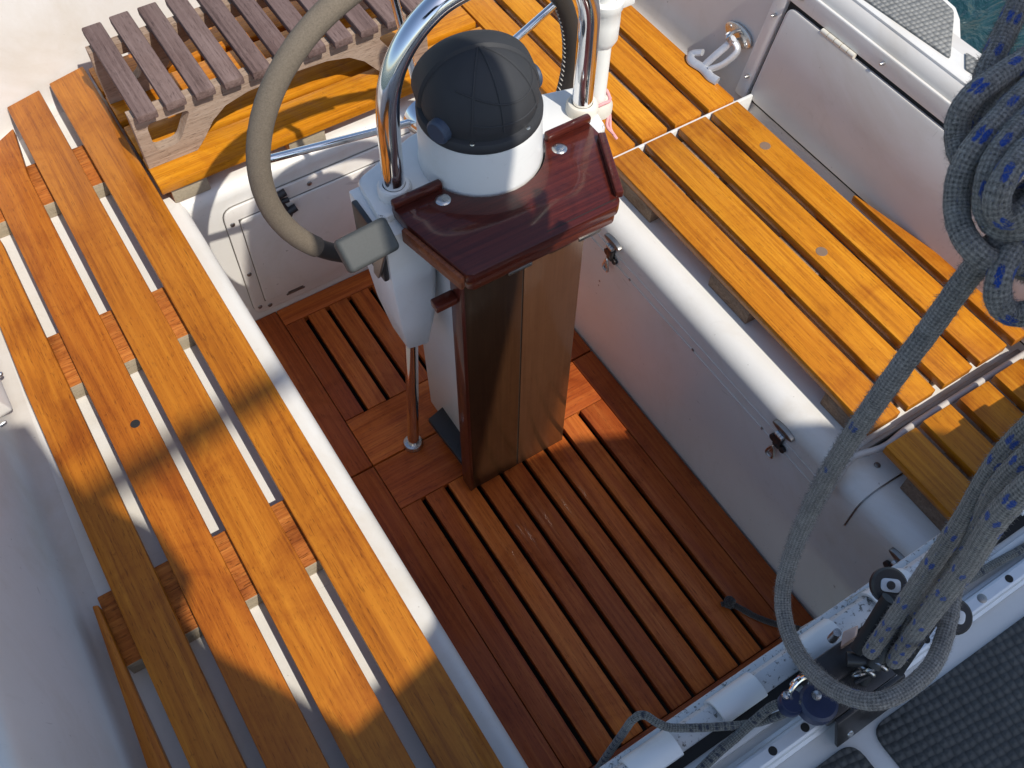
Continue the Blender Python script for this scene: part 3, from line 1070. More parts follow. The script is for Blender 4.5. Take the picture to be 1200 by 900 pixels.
s.build('slats', M['floor_teak'], ag)

# ------------------------------------------------------------------ pedestal with compass
pd = thing('steering_pedestal', 'white steering pedestal with black hooded compass, chrome guard rail and foam-gripped wheel', 'pedestal')
MB().loft([[(0.500, 0.90, -0.03), (0.690, 0.90, -0.03), (0.690, 1.10, -0.03), (0.500, 1.10, -0.03)],
           [(0.490, 0.90, 0.3), (0.692, 0.90, 0.3), (0.692, 1.09, 0.3), (0.490, 1.09, 0.3)],
           [(0.470, 0.90, 0.758), (0.715, 0.90, 0.758), (0.715, 1.085, 0.758), (0.470, 1.085, 0.758)]], bev=0.01).build('column', M['white_paint'], pd)
MB().prism(rounded([(0.388, 0.962), (0.800, 0.945), (0.822, 1.052), (0.745, 1.072), (0.690, 1.098), (0.52, 1.100), (0.398, 1.056)], 0.012), 0.758, 0.786, 0.005).build('head_plate', M['white_paint'], pd)
CX, CY = 0.592, 1.002
cb = MB().lathe([(0.099, 0.0), (0.100, 0.004), (0.0985, 0.012), (0.097, 0.080), (0.095, 0.088), (0.085, 0.0885)], (CX, CY, 0.786), 64).build('compass_base', M['white_paint'], pd)
cz = 0.875
ch = MB()
prof = [(0.0955, 0.0), (0.097, 0.003), (0.097, 0.012), (0.0945, 0.0165), (0.088, 0.0185), (0.0885, 0.024)]
for k in range(0, 16):
    a = RAD(4 + 86 * k / 15)
    prof.append((0.0905 * math.cos(a), 0.026 + 0.092 * math.sin(a)))
ch.lathe(prof, (CX, CY, cz), 64)
hood = ch.build('compass_hood', M['black_rubber'], pd)


def dome_pt(lon, lat, o=0.0):
    a, b = RAD(lon), RAD(lat)
    return Vector((CX + (0.0905 + o) * math.cos(b) * math.cos(a), CY + (0.0905 + o) * math.cos(b) * math.sin(a), cz + 0.026 + (0.092 + o) * math.sin(b)))


t = MB()
# raised seams across the hood
for lon in (-128, -98, -52, 28, 150):
    t.tube([dome_pt(lon, la, 0.0) for la in range(4, 91, 4)], 0.0017, 8)
t.tube([dome_pt(lo_, 12 + 3 * math.sin(RAD(lo_ * 2 + 40)), 0.0002) for lo_ in range(-128, -50, 4)], 0.0014, 8)
t.tube([dome_pt(lo_, 34 + 8 * math.sin(RAD(lo_ * 2 + 40)), 0.0002) for lo_ in range(-150, 40, 5)], 0.0014, 8)
t.build('seam', M['black_rubber'], hood)
# thickened visor band over the far half of the hood
t = MB()
rowsb = []
for q in range(-6, 7):
    w_ = q * 3.2
    rowsb.append([Vector((CX, CY, cz + 0.026)) + Matrix.Rotation(RAD(-18), 3, 'Z') @ Vector((0.0945 * math.cos(RAD(th)), 0.0945 * math.sin(RAD(w_ + 16)) * 0.98, 0.096 * math.sin(RAD(th)) * math.cos(RAD(w_ + 16)))) * (1.0 if abs(q) < 6 else 0.96) for th in range(0, 181, 6)])
t.grid(rowsb)
t.build('visor', M['black_rubber'], hood)
for a in (200, -2):
    t = MB()
    d = Vector((math.cos(RAD(a)), math.sin(RAD(a)), 0))
    p = Vector((CX, CY, cz + 0.026)) + d * 0.088
    mr = d.to_track_quat('Z', 'Y').to_matrix()
    pr = [(0.0, 0.014), (0.016, 0.014), (0.019, 0.011), (0.019, 0.0)]
    rr = []
    for r_, h_ in pr:
        rr.append([p + mr @ Vector((r_ * math.cos(2 * math.pi * k / 20), r_ * math.sin(2 * math.pi * k / 20), h_)) for k in range(21)])
    t.grid(rr)
    t.build('knob', M['blue_plastic'], hood)
t = MB()
for a in (-128, -70, -12, 45):
    d = Vector((math.cos(RAD(a)), math.sin(RAD(a)), 0))
    screw(t, Vector((CX, CY, cz + 0.0168)) + d * 0.0915, (0, 0, 1), 0.0042, 0.002)
split_build(t, 'screw', M['steel'], hood)
# flange lugs
# guard rail
zr = 0.79
ptsL = [(0.4355, 1.0, 0.787), (0.4365, 1.0, 0.86), (0.439, 1.0, 0.93), (0.4445, 1.0, 0.976), (0.458, 1.0, 1.014), (0.479, 1.0, 1.046), (0.510, 1.0, 1.073), (0.547, 1.0, 1.090), (0.612, 1.0, 1.097),
        (0.680, 1.0, 1.090), (0.722, 1.0, 1.073), (0.755, 1.0, 1.046), (0.774, 1.0, 1.014), (0.785, 1.0, 0.976), (0.787, 1.0, 0.93), (0.787, 1.0, 0.86), (0.787, 1.0, 0.787)]
MB().tube(smooth_path(ptsL, 0.008), 0.0172, 28).build('guard_rail', M['chrome'], pd)
for x in (0.4355, 0.787):
    MB().lathe([(0.027, 0.0), (0.027, 0.014), (0.0235, 0.019), (0.018, 0.0195), (0.018, 0.012)], (x, 1.0, 0.785), 28).build('rail_socket', M['white_paint'] if x < 0.6 else M['pvc_old'], pd)
# engine control housing, lever, support tube
MB().loft([[(0.380, 0.935, 0.772), (0.452, 0.928, 0.772), (0.462, 0.945, 0.772), (0.462, 1.055, 0.772), (0.380, 1.055, 0.772)],
           [(0.384, 0.935, 0.63), (0.452, 0.927, 0.63), (0.468, 0.945, 0.63), (0.468, 1.05, 0.63), (0.384, 1.05, 0.63)],
           [(0.392, 0.940, 0.52), (0.446, 0.934, 0.52), (0.462, 0.950, 0.52), (0.462, 1.03, 0.52), (0.392, 1.035, 0.52)],
           [(0.404, 0.955, 0.44), (0.442, 0.948, 0.44), (0.450, 0.96, 0.44), (0.450, 1.01, 0.44), (0.404, 1.015, 0.44)]], bev=0.004).build('control_housing', M['white_paint'], pd)
t = MB()
t.box(0.3725, 0.3825, 0.940, 1.030, 0.668, 0.775, 0.003)
t.build('control_plate', M['black_plastic'], pd)
lv = MB()
lv.loft([[(0.366, 0.900, 0.792), (0.366, 0.945, 0.792), (0.371, 0.945, 0.792), (0.371, 0.900, 0.792)],
         [(0.366, 0.950, 0.672), (0.366, 0.966, 0.672), (0.371, 0.966, 0.672), (0.371, 0.950, 0.672)]], bev=0.0015)
lever = lv.build('throttle_lever', M['dull_steel'], pd)
hm = MB()
rm = Matrix.Rotation(RAD(4), 3, 'Z') @ Matrix.Rotation(RAD(-48), 3, 'X')
cc = Vector((0.3435, 0.915, 0.801))
hm.box(-0.043, 0.043, -0.0125, 0.0125, -0.0265, 0.0265, 0.0075, fn=lambda c: cc + rm @ c, seg=4)
hm.build('handle', M['grey_plastic'], lever)
MB().tube([(0.427, 0.985, 0.452), (0.4105, 1.013, 0.012)], 0.0128, 20).build('support_tube', M['chrome'], pd)
MB().lathe([(0.0, 0.014), (0.014, 0.014), (0.020, 0.012), (0.0225, 0.006), (0.0225, 0.0005)], (0.410, 1.0135, 0.0), 28).build('tube_foot', M['steel'], pd)

# white tube strapped beside the rail
wp = thing('flagstaff_tube', 'white plastic tube standing beside the chrome rail, with a collar near its top', 'tube')
MB().tube([(0.832, 1.022, 0.765), (0.833, 1.022, 1.30)], 0.0165, 24).build('pole', M['pvc'], wp)
MB().lathe([(0.0165, -0.004), (0.019, 0.0), (0.024, 0.010), (0.0245, 0.040), (0.024, 0.062), (0.0265, 0.066), (0.0265, 0.078), (0.0165, 0.080)], (0.8335, 1.022, 0.888), 28).build('collar', M['pvc'], wp)
MB().box(0.853, 0.878, 1.006, 1.022, 0.950, 0.975, 0.003).build('clip', M['pvc'], wp)
MB().lathe([(0.0, 0.0), (0.030, 0.0), (0.030, 0.012), (0.026, 0.022), (0.0168, 0.023)], (0.832, 1.022, 0.752), 28).build('base', M['pvc_old'], wp)
pk = MB()
pts = [(0.832 + 0.024 * math.cos(RAD(a)), 1.022 + 0.024 * math.sin(RAD(a)), 0.778 + 0.004 * math.sin(RAD(a * 3))) for a in range(-170, 20, 15)]
pts += [(0.858, 1.02, 0.762), (0.852, 1.003, 0.740), (0.846, 0.99, 0.725), (0.850, 0.975, 0.712)]
pk.tube(smooth_path(pts, 0.004), 0.0028, 8)
pk.tube(smooth_path([(0.855, 1.012, 0.775), (0.846, 1.0, 0.756), (0.833, 0.985, 0.742), (0.836, 0.968, 0.735)], 0.004), 0.0026, 8)
tag(pk.build('tied_cord', M['cord_pink']), 'thin pink cord knotted round the foot of the white tube', 'cord')

# ------------------------------------------------------------------ folding table on the pedestal
tb = thing('folding_table', 'dark glossy mahogany folding table with brown board front, mounted before the compass', 'table')
TZ = 0.797
top = [(0.412, 0.968), (0.414, 0.925), (0.440, 0.793), (0.450, 0.787), (0.706, 0.787), (0.716, 0.795), (0.774, 0.930), (0.774, 0.968), (0.700, 0.968)]
for k in range(0, 13):
    a = RAD(-17 - (163 - 17) * k / 12)
    top.append((CX + 0.1035 * math.cos(a), CY + 0.1035 * math.sin(a) if True else 0))
top.append((0.486, 0.968))
# two leaves folded on each other
MB().prism(top, TZ - 0.021, TZ, 0.003).build('top_leaf', M['mahogany'], tb)
low = [(0.418, 0.955), (0.444, 0.797), (0.452, 0.7905), (0.704, 0.7905), (0.712, 0.798), (0.768, 0.93), (0.768, 0.955), (0.72, 0.955), (0.69, 0.90), (0.50, 0.90), (0.47, 0.955)]
MB().prism(low, TZ - 0.042, TZ - 0.0225, 0.003).build('lower_leaf', M['mahogany'], tb)
MB().box(0.455, 0.700, 0.8, 0.895, TZ - 0.054, TZ - 0.043, 0.003).build('bearer', M['mahogany'], tb)
t = MB()
t.box(0.412, 0.498, 0.957, 0.970, TZ - 0.002, TZ + 0.014, 0.004)
t.build('fiddle', M['mahogany'], tb)
t = MB()
t.box(0.690, 0.776, 0.957, 0.970, TZ - 0.002, TZ + 0.014, 0.004)
t.build('fiddle', M['mahogany'], tb)


def strip(mb, p, q, w_, z0, z1, bev=0.003):
    p, q = Vector(p), Vector(q)
    d = (q - p).normalized()
    n = Vector((-d.y, d.x)) * w_ / 2
    mb.prism([tuple(p - n), tuple(q - n), tuple(q + n), tuple(p + n)], z0, z1, bev)


t = MB()
strip(t, (0.770, 0.922), (0.718, 0.800), 0.013, TZ - 0.002, TZ + 0.012)
t.build('fiddle', M['mahogany'], tb)
t = MB()
strip(t, (0.4085, 0.925), (0.436, 0.795), 0.009, TZ - 0.034, TZ - 0.006)
t.build('edge_rail', M['edge_wood'], tb)
t = MB()
for x, y in ((0.486, 0.938), (0.699, 0.936)):
    t.lathe([(0.0, 0.0032), (0.007, 0.0028), (0.0112, 0.0014), (0.0125, 0.0)], (x, y, TZ), 24)
split_build(t, 'bolt_cap', M['steel'], tb)
t = MB()
t.box(0.585, 0.712, 0.7992, 0.8006, TZ - 0.001, TZ + 0.0004, 0)
t.build('groove', M['dark'], tb)
t = MB()
for x in (0.512, 0.640):
    t.box(x, x + 0.042, 0.7895, 0.7925, TZ - 0.047, TZ - 0.0405, 0.001)
split_build(t, 'hinge', M['dull_steel'], tb)
bz = TZ - 0.056
MB().box(0.462, 0.5765, 0.847, 0.862, 0.0, bz, 0.002, 2).build('front_board', M['brown_shaded'], tb)
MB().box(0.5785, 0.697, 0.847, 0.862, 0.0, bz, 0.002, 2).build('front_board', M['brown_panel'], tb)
MB().box(0.5755, 0.5795, 0.8495, 0.860, 0.0, bz, 0).build('board_gap', M['dark'], tb)
t = MB()
t.box(0.4575, 0.4655, 0.8455, 0.880, 0.0, bz, 0.002, 2)
t.build('side_board', M['mahogany'], tb)
MB().box(0.690, 0.6985, 0.8625, 0.905, 0.0, bz, 0.002, 2).build('side_board', M['mahogany'], tb)
MB().box(0.417, 0.4575, 0.852, 0.874, 0.652, 0.668, 0.003).build('turn_button', M['mahogany'], tb)
t = MB()
t.prism([(0.455, 1.020), (0.515, 1.035), (0.53, 0.885), (0.462, 0.885)], 0.045, 0.060, 0.003)
t.build('foot_shelf', M['black_plastic'], tb)

# ------------------------------------------------------------------ steering wheel
HX, HY, HZ, WR = 0.58, 1.165, 0.74, 0.302


def wpt(a, r=WR, dy=0.0):
    return Vector((HX + r * math.cos(RAD(a)), HY + dy, HZ + r * math.sin(RAD(a))))


wh = MB().tube([wpt(a) for a in range(0, 360, 4)], 0.0125, 16, closed=True).build('steering_wheel', M['chrome'], pd, label='steel steering wheel with grey foam grip')
MB().tube([wpt(a) for a in range(76, 219, 2)], 0.0190, 24, rough=0.0003).build('foam_grip', M['foam'], wh)
MB().tube([wpt(a) for a in range(218, 421, 2)], 0.0165, 20, rough=0.0002).build('leather_grip', M['leather'], wh)
t = MB()
for a in range(-50, 58, 2):
    p = wpt(a, WR - 0.0165)
    t.tube([p + Vector((0, -0.005, 0)), p + Vector((0, 0.004, 0.002))], 0.0011, 5)
t.build('stitching', M['cord_white'], wh)
for k in range(5):
    a = 26 + 72 * k
    MB().tube([wpt(a, 0.03), wpt(a, WR - 0.006)], 0.0068, 14).build('spoke', M['chrome'], wh)
t = MB()
t.lathe([(0.0, -0.030), (0.022, -0.030), (0.026, -0.024), (0.034, 0.0), (0.034, 0.014), (0.020, 0.022), (0.0, 0.024)], (HX, HY, HZ), 28, 'Y')
t.lathe([(0.0, -0.066), (0.016, -0.066), (0.016, -0.03), (0.0, -0.03)], (HX, HY, HZ), 20, 'Y')
t.build('hub', M['chrome'], wh)

# ------------------------------------------------------------------ padeye with shackle
pe = thing('padeye_shackle', 'stainless padeye on the coaming with a white snap shackle resting on the bench', 'shackle')
t = MB()
t.prism([(1.225 + 0.042 * math.cos(a), 0.553 + 0.021 * math.sin(a)) for a in [2 * math.pi * k / 24 for k in range(24)]], 0.0, 0.007, 0.002, fn=on_wall)
t.build('plate', M['steel'], pe)
t = MB()
pp = [on_wall(Vector((1.225, 0.553 + 0.012 * math.cos(a), 0.007 + 0.030 * math.sin(a)))) for a in [math.pi * k / 10 for k in range(11)]]
t.tube(pp, 0.004, 10)
screw(t, on_wall(Vector((1.197, 0.548, 0.007))), (-0.97, 0, 0.2), 0.005, 0.002)
screw(t, on_wall(Vector((1.253, 0.558, 0.007))), (-0.97, 0, 0.2), 0.005, 0.002)
t.build('eye', M['steel'], pe)
t = MB()
t.tube(smooth_path([on_wall(Vector((1.215, 0.556, 0.030))), (1.345, 1.222, 0.545), (1.318, 1.232, 0.515), (1.300, 1.238, 0.494)], 0.004), 0.0055, 10, ell=1.5)
t.tube(smooth_path([on_wall(Vector((1.235, 0.556, 0.030))), (1.350, 1.200, 0.542), (1.325, 1.205, 0.512), (1.300, 1.222, 0.495)], 0.004), 0.0055, 10, ell=1.5)
t.build('shackle_body', M['galv'], pe)
t = MB()
t.tube(smooth_path([(1.315, 1.265, 0.505), (1.303, 1.285, 0.4935), (1.289, 1.268, 0.492), (1.294, 1.235, 0.492), (1.292, 1.205, 0.491), (1.296, 1.186, 0.491)], 0.004), 0.0062, 10, ell=1.6)
t.build('shackle_bow', M['galv'], pe)

# ------------------------------------------------------------------ traveller track
tk = thing('traveller_track', 'silver alloy mainsheet track with a row of stop holes along the bridge deck', 'track')
tr = MB()
prof = [(0.0685, 0.7005), (0.0685, 0.7085), (0.0645, 0.7105), (0.0625, 0.7160), (0.0595, 0.7175), (0.0475, 0.7175), (0.0445, 0.7160), (0.0425, 0.7105), (0.0385, 0.7085), (0.0385, 0.7005)]
tr.grid([[Vector((x, y, z)) for y, z in prof] for x in (-0.22, 0.3, 0.7, 1.32)])
tr.build('rail', M['alu'], tk, smooth=25)
t = MB()
for k in range(-10, 18):
    x = 0.408 + 0.0495 * k
    if abs(x - 0.71) < 0.02 or k % 5 == 2:
        continue
    t.lathe([(0.0, 0.0003), (0.0052, 0.0003), (0.0054, 0.0)], (x, 0.0535, 0.7176), 16)
split_build(t, 'stop_hole', M['dark'], tk)
t = MB()
for k in range(-10, 18):
    x = 0.408 + 0.0495 * k
    if k % 5 == 2:
        screw(t, (x, 0.0535, 0.7176), (0, 0, 1), 0.0065, 0.001)
split_build(t, 'screw', M['dull_steel'], tk)

# car on the track
cr = thing('traveller_car', 'black metal traveller car gripping the alloy track, bolted base plate', 'traveller car')
a1, a2, a3, a4 = [at(px, py, 0.735) for px, py in ((957, 757), (1016, 724), (1050, 806), (985, 864))]
MB().loft([[(0.478, 0.016, 0.7065), (0.585, 0.016, 0.7065), (0.585, 0.0215, 0.7065), (0.478, 0.0215, 0.7065)], [(0.478, 0.034, 0.752), (0.585, 0.034, 0.752), (0.585, 0.0395, 0.752), (0.478, 0.0395, 0.752)]], bev=0.001).build('side_plate', M['car_metal'], cr)
MB().box(0.478, 0.585, 0.0398, 0.082, 0.7185, 0.752, 0.003).build('base', M['car_metal'], cr)
MB().box(0.488, 0.560, 0.070, 0.105, 0.7125, 0.758, 0.004).build('stop_block', M['car_metal'], cr)
t = MB()
for x in (0.494, 0.569):
    t.lathe([(0.003, 0.0006), (0.004, 0.0022), (0.0068, 0.0022), (0.0075, 0.0)], (x, 0.058, 0.752), 16)
screw(t, (0.498, 0.0195, 0.716), (0, -0.9, 0.4), 0.005, 0.002)
split_build(t, 'bolt', M['steel'], cr)
t = MB()
for k in range(4):
    c = Vector((0.535 + k * 0.0045, 0.063 - 0.002 * k, 0.764 + 0.008 * k))
    ax = Vector((1, 0.4, 0.3)).normalized() if k % 2 else Vector((0.3, 1, 0.4)).normalized()
    q = ax.to_track_quat('Z', 'Y').to_matrix()
    t.tube([c + q @ Vector((0.0095 * math.cos(a), 0.0065 * math.sin(a), 0)) for a in [2 * math.pi * j / 14 for j in range(14)]], 0.0024, 8, closed=True)
t.build('shackle', M['steel'], cr)

# lower mainsheet block: two cheeks, two sheave discs, strap
bk = thing('mainsheet_block', 'black double block with pale centre washers at the foot of the rope tackle', 'pulley block')
B0 = at(1006, 772, 0.79)
B1 = at(1075, 690, 0.905)
ud = (B1 - B0).normalized()
sd = Vector((1, 0.1, 0)).normalized()
sd = (sd - ud * sd.dot(ud)).normalized()
fd = sd.cross(ud)


def bl(c):
    return B0 + sd * c.x + fd * c.y + ud * c.z


for p0, p1, r_ in (((1003, 762), (1041, 701), 0.0050), ((1024, 782), (1079, 694), 0.0055), ((1051, 786), (1091, 727), 0.0050)):
    MB().tube(smooth_path([at(p0[0], p0[1], 0.785), at((p0[0] + p1[0]) / 2, (p0[1] + p1[1]) / 2, 0.828), at(p1[0], p1[1], 0.870)], 0.01), r_, 12, ell=1.6).build('cheek', M['black_plastic'], bk)
for px, py, zz in ((1042, 686, 0.86), (1117, 722, 0.86)):
    c = at(px, py, zz)
    d = (CAM - c).normalized()
    d = (d + Vector((0.25, -0.2, 0.1))).normalized()
    q = d.to_track_quat('Z', 'Y').to_matrix()
    t = MB()
    rr = []
    for r_, h_ in ((0.0, 0.004), (0.018, 0.004), (0.0205, 0.001), (0.0205, -0.006), (0.018, -0.008), (0.0, -0.008)):
        rr.append([c + q @ Vector((r_ * math.cos(2 * math.pi * k / 28), r_ * math.sin(2 * math.pi * k / 28), h_)) for k in range(29)])
    t.grid(rr)
    s_ = t.build('sheave', M['black_plastic'], bk)
    t = MB()
    t.prism(rounded([(-0.011, -0.0075), (0.011, -0.0075), (0.011, 0.0075), (-0.011, 0.0075)], 0.006), 0.0042, 0.0062, 0.0005, fn=lambda v: c + q @ v)
    t.build('washer', M['alu'], s_)
    t = MB()
    rr = [[c + q @ Vector((r_ * math.cos(2 * math.pi * k / 14), r_ * math.sin(2 * math.pi * k / 14), h_)) for k in range(15)] for r_, h_ in ((0.0001, 0.009), (0.004, 0.009), (0.005, 0.0062))]
    t.grid(rr)
    t.build('pin', M['car_metal'], s_)
t = MB()
t.tube([at(992, 772, 0.775), at(1060, 776, 0.785)], 0.0085, 16)
t.tube([at(1022, 778, 0.78), at(1012, 800, 0.752)], 0.006, 12)
t.tube([at(1030, 770, 0.80), at(1020, 792, 0.77), at(1002, 800, 0.765)], 0.0022, 8)
t.build('strap', M['black_plastic'], bk)
t = MB()
p = at(978, 745, 0.775)
t.lathe([(0.0, 0.012), (0.005, 0.012), (0.0055, -0.012), (0.0, -0.012)], p, 14)
t.build('clevis_pin', M['steel'], bk)
t = MB()
t.loft([[at(985, 762, 0.755) + Vector((0, 0, 0)), at(1003, 750, 0.755), at(1006, 736, 0.755), at(988, 744, 0.755)], [at(985, 758, 0.775), at(1003, 746, 0.775), at(1006, 732, 0.775), at(988, 740, 0.775)]], bev=0.002)
t.build('side_link', M['copper'], bk)

# cam cleat hung on the car
cc_ = thing('cam_cleat', 'small navy blue cam cleat with steel fairlead gripping a thin line on the track', 'cam cleat')
t = MB()
t.lathe([(0.0, 0.016), (0.0125, 0.016), (0.0145, 0.013), (0.0145, 0.0), (0.0, 0.0)], at(925, 826, 0.7575), 22)
cj = t.build('jaw', M['navy_plastic'], cc_)
t = MB()
t.lathe([(0.0, 0.019), (0.019, 0.019), (0.0225, 0.015), (0.0225, 0.0), (0.0, 0.0)], at(955, 827, 0.7575), 26)
cj2 = t.build('jaw', M['navy_plastic'], cc_)
t = MB()
q1, q2 = at(925, 826, 0.7575), at(955, 827, 0.7575)
screw(t, at(921, 815, 0.774), (0, 0, 1), 0.005, 0.003)
screw(t, at(957, 815, 0.777), (0, 0, 1), 0.006, 0.003)
split_build(t, 'bolt', M['steel'], cc_)
MB().prism(zpoly([(912, 828), (958, 848), (975, 836), (968, 815), (930, 812)], 0.755, 0.008), 0.7530, 0.7565, 0.001).build('base_plate', M['steel'], cc_)
t = MB()
c = at(938, 806, 0.778)
t.tube([c + Vector((0.016 * math.cos(a), 0.006 * math.sin(a), 0.014 * math.sin(a))) for a in [math.pi * 2 * k / 20 for k in range(20)]], 0.0028, 8, closed=True)
t.tube([c + Vector((0.006 + 0.011 * math.cos(a), 0.008, 0.011 * math.sin(a))) for a in [math.pi * 2 * k / 20 for k in range(20)]], 0.003, 8, closed=True)
t.build('fairlead', M['chrome'], cc_)

# ------------------------------------------------------------------ ropes
RR = 0.0091
ms = thing('mainsheet_rope', 'thick fuzzy grey mainsheet rope with blue flecks, coiled above and looping to the track', 'rope')


def rope(name, ctrl, r, mat, parent, fz=0, seg=24, step=0.003, rough=0.0006, taper=None):
    pts = smooth_path(ctrl, step)
    mb = MB()
    mb.tube(pts, r, seg, rough=rough)
    if fz:
        mb.fuzz(pts, r, fz)
    return mb.build(name, mat, parent, smooth=0)


falls = []


def strand(p0, p1, z0=0.80, z1=1.25):
    a, b = at(p0[0], p0[1], z0), at(p1[0], p1[1], z1)
    falls.append(1)
    return a, b, Vector((0.70 + 0.02 * len(falls), -0.02, 2.17))


a, b, e = strand((1020, 764), (1200, 507), 0.80)
rope('fall', [a, a.lerp(b, 0.33), a.lerp(b, 0.67), b, b.lerp(e, 0.2), b.lerp(e, 0.6), e], RR, M['mainsheet'], ms, 5000)
a, b, e = strand((1072, 718), (1200, 539), 0.845)
rope('fall', [a, a.lerp(b, 0.33), a.lerp(b, 0.67), b, b.lerp(e, 0.2), b.lerp(e, 0.6), e], RR, M['mainsheet'], ms, 5000)
a, b, e = strand((1048, 774), (1200, 574), 0.80)
rope('fall', [a, a.lerp(b, 0.33), a.lerp(b, 0.67), b, b.lerp(e, 0.2), b.lerp(e, 0.6), e], RR * 1.1, M['mainsheet'], ms, 5000)
# the hanging tail and its loop
tail = [atd(1275, 185, 0.66), atd(1200, 253, 0.68), atd(1162, 290, 0.70), atd(1128, 332, 0.735), atd(1095, 378, 0.77), atd(1040, 452, 0.82), atd(985, 532, 0.93), atd(950, 596, 1.05), atd(926, 655, 1.13), atd(917, 700, 1.15), atd(925, 745, 1.13), atd(950, 785, 1.08), atd(985, 812, 1.03), atd(1025, 822, 1.0), atd(1062, 808, 1.0), atd(1092, 780, 1.01), atd(1108, 742, 1.03), atd(1116, 700, 1.05), atd(1120, 668, 1.07)]
rope('tail', tail, RR * 1.02, M['mainsheet_faded'], ms, 11000)
# the coil: loops hung beside the tackle
D = 0.70
loops = [
    (0.05, [(1235, -110), (1205, -20), (1176, 42), (1155, 90), (1145, 130), (1140, 180), (1150, 215)]),
    (0.03, [(1235, 50), (1185, 90), (1158, 118), (1142, 150), (1138, 185), (1146, 222), (1165, 255), (1215, 262), (1290, 180)]),
    (0.01, [(1330, -50), (1262, 28), (1205, 68), (1166, 93), (1138, 115), (1124, 138), (1122, 163), (1128, 186), (1145, 210), (1190, 235), (1280, 150)]),
    (-0.005, [(1330, -10), (1262, 62), (1204, 106), (1170, 141), (1142, 174), (1125, 206), (1121, 240), (1126, 268), (1142, 293), (1165, 306), (1205, 300), (1290, 220)]),
    (-0.02, [(1330, 40), (1262, 96), (1206, 139), (1176, 172), (1160, 204), (1156, 235), (1161, 256), (1180, 268), (1220, 255), (1300, 180)]),
    (-0.035, [(1340, 80), (1268, 136), (1214, 166), (1186, 196), (1171, 222), (1168, 243), (1178, 255), (1200, 248), (1245, 205), (1330, 130)]),
    (-0.01, [(1330, 215), (1260, 235), (1212, 272), (1185, 298), (1170, 330), (1171, 354), (1184, 367), (1208, 366), (1250, 345), (1330, 290)]),
    (0.03, [(1330, 330), (1245, 322), (1205, 316), (1178, 300), (1168, 275)]),
]
for dd, lp in loops:
    rope('coil', [atd(px, py, D + dd + 0.006 * math.sin(k * 1.3)) for k, (px, py) in enumerate(lp)], RR, M['mainsheet'], ms, 3800)

# thin control lines
cl = MB()
c1 = [at(946, 822, 0.770), at(935, 826, 0.768), at(915, 838, 0.745), at(880, 848, 0.724), at(835, 852, 0.729), at(790, 853, 0.733), at(772, 848, 0.738), at(755, 838, 0.742), at(742, 843, 0.735), at(728, 862, 0.690), at(705, 895, 0.62), at(690, 920, 0.56), at(690, 960, 0.5)]
p_ = smooth_path(c1, 0.003)
cl.tube(p_, 0.0050, 12, rough=0.0003)
c2 = [at(925, 822, 0.766), at(905, 828, 0.75), at(885, 844, 0.733), at(860, 866, 0.7225), at(835, 888, 0.7205), at(800, 925, 0.7175), at(760, 975, 0.716)]
cl.tube(smooth_path(c2, 0.003), 0.0056, 12, rough=0.0003)
tag(cl.build('control_line', M['line'], smooth=0), 'thin speckled grey line led from the blue cam cleat over the deck edge', 'rope')
c3 = [at(1200, 642, 0.716), at(1160, 664, 0.714), at(1128, 683, 0.713), at(1090, 706, 0.710), at(1050, 735, 0.709)]
c3 = [at(1290, 590, 0.716)] + c3
ol = MB()
ol.tube(smooth_path(c3, 0.003), 0.0056, 12, rough=0.0004)
tag(ol.build('control_line', M['line'], smooth=0), 'dark speckled line lying between the white rail and the track, right of the block', 'rope')
kc = MB()
k3 = [at(852, 705, 0.012), at(866, 712, 0.010), at(884, 722, 0.007), at(905, 730, 0.007), at(930, 736, 0.008), at(965, 742, 0.010)]
kc.tube(smooth_path(k3, 0.003), 0.0062, 10, rough=0.0006)
c = at(855, 706, 0.012)
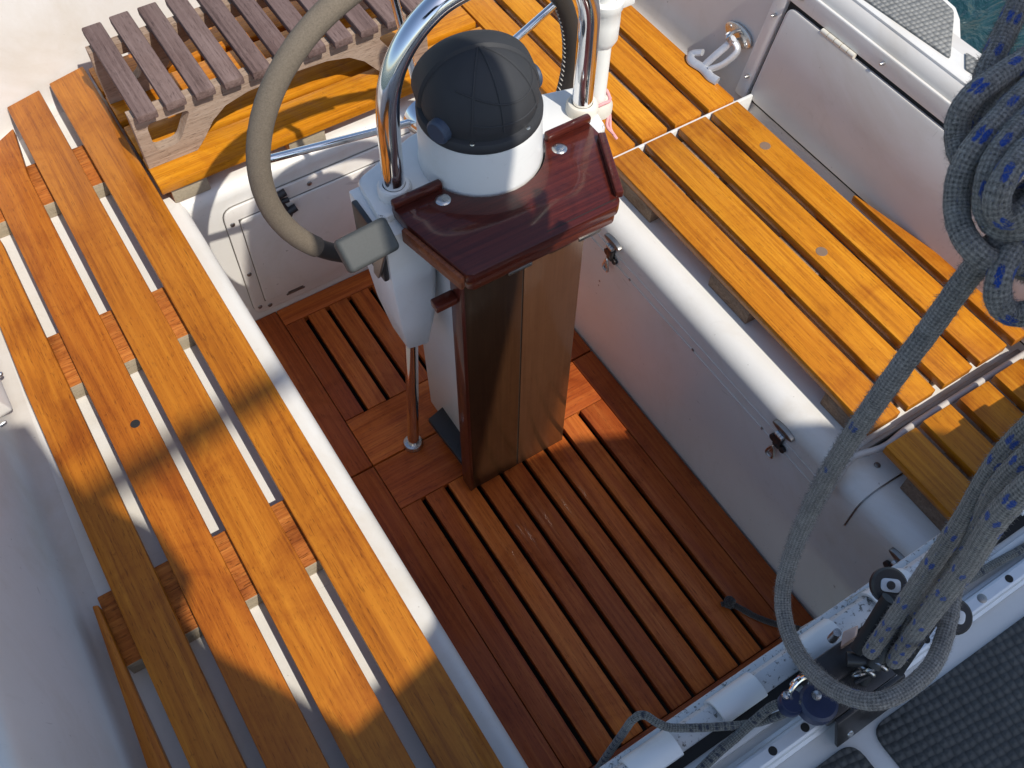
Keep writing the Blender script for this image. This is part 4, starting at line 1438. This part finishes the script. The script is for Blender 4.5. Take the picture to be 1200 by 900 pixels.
for k in range(3):
    q = Vector((random.uniform(-1, 1), random.uniform(-1, 1), random.uniform(-0.4, 1))).to_track_quat('Z', 'Y').to_matrix()
    kc.tube([c + q @ Vector((0.0085 * math.cos(a), 0.0075 * math.sin(a), 0.003 * math.sin(2 * a))) for a in [2 * math.pi * j / 14 for j in range(14)]], 0.0052, 8, closed=True, rough=0.0006)
kc.tube([c, c + Vector((-0.016, 0.006, -0.002))], 0.0055, 8, rough=0.0008)
tag(kc.build('knotted_cord', M['cord_dark'], smooth=0), 'dark frayed cord with a knotted end lying on the sole grating', 'cord')
tw = MB()
tw.tube([at(1015, 690, 0.725), at(938, 736, 0.60), at(930, 752, 0.45)], 0.0008, 6)
tag(tw.build('twine', M['cord_white']), 'fine pale twine stretched past the knuckled deck edge near the black latch', 'twine')

# ------------------------------------------------------------------ boom and added sun blockers overhead (out of the picture, throws the shade)
bm_ = thing('boom', 'boom with furled sail in a dark cover above the cockpit', 'boom')
t = MB()
pts = [(0.735, 0.075, 2.32), (0.735, 0.06, 2.32), (0.735, 0.0, 2.32), (0.735, -0.4, 2.32), (0.735, -1.2, 2.33), (0.735, -2.6, 2.35)]
t.tube(pts, 0.1, 24, radii=[0.03, 0.07, 0.095, 0.12, 0.13, 0.14])
t.build('sail_cover', M['sail'], bm_)
MB().tube([(0.735, 0.10, 2.20), (0.735, -2.6, 2.20)], 0.05, 20).build('spar', M['alu'], bm_)
blk = thing('sun_blocker', 'added dark sheet overhead, unseen, shaped to shade the fore end of the cockpit', 'sun_blocker')  # added and unseen; its outline is cut for the foreground shade
poly = [(-0.45, -0.02), (-0.2, -0.10), (0.09, -0.20), (0.12, -0.38), (0.20, -0.50), (0.215, -0.60), (0.185, -0.655), (0.20, -0.73), (0.265, -0.84), (0.315, -0.935), (0.47, -0.90), (0.62, -0.83), (0.81, -0.80), (1.12, -0.86), (1.26, -0.93), (1.45, -1.09), (1.75, -1.15), (1.75, -1.34), (-0.45, -1.34)]
t = MB()
t.prism(poly, 2.298, 2.302, 0)
t.build('blocker_sheet', M['blocker_sheet'], blk)
MB().tube([(0.42, -2.40, 5.0), (1.02, -2.32, 5.0)], 0.024, 12).build('shadow_bar', M['alu'], bm_)  # added floating bar, unseen, casts the soft band on the near bench
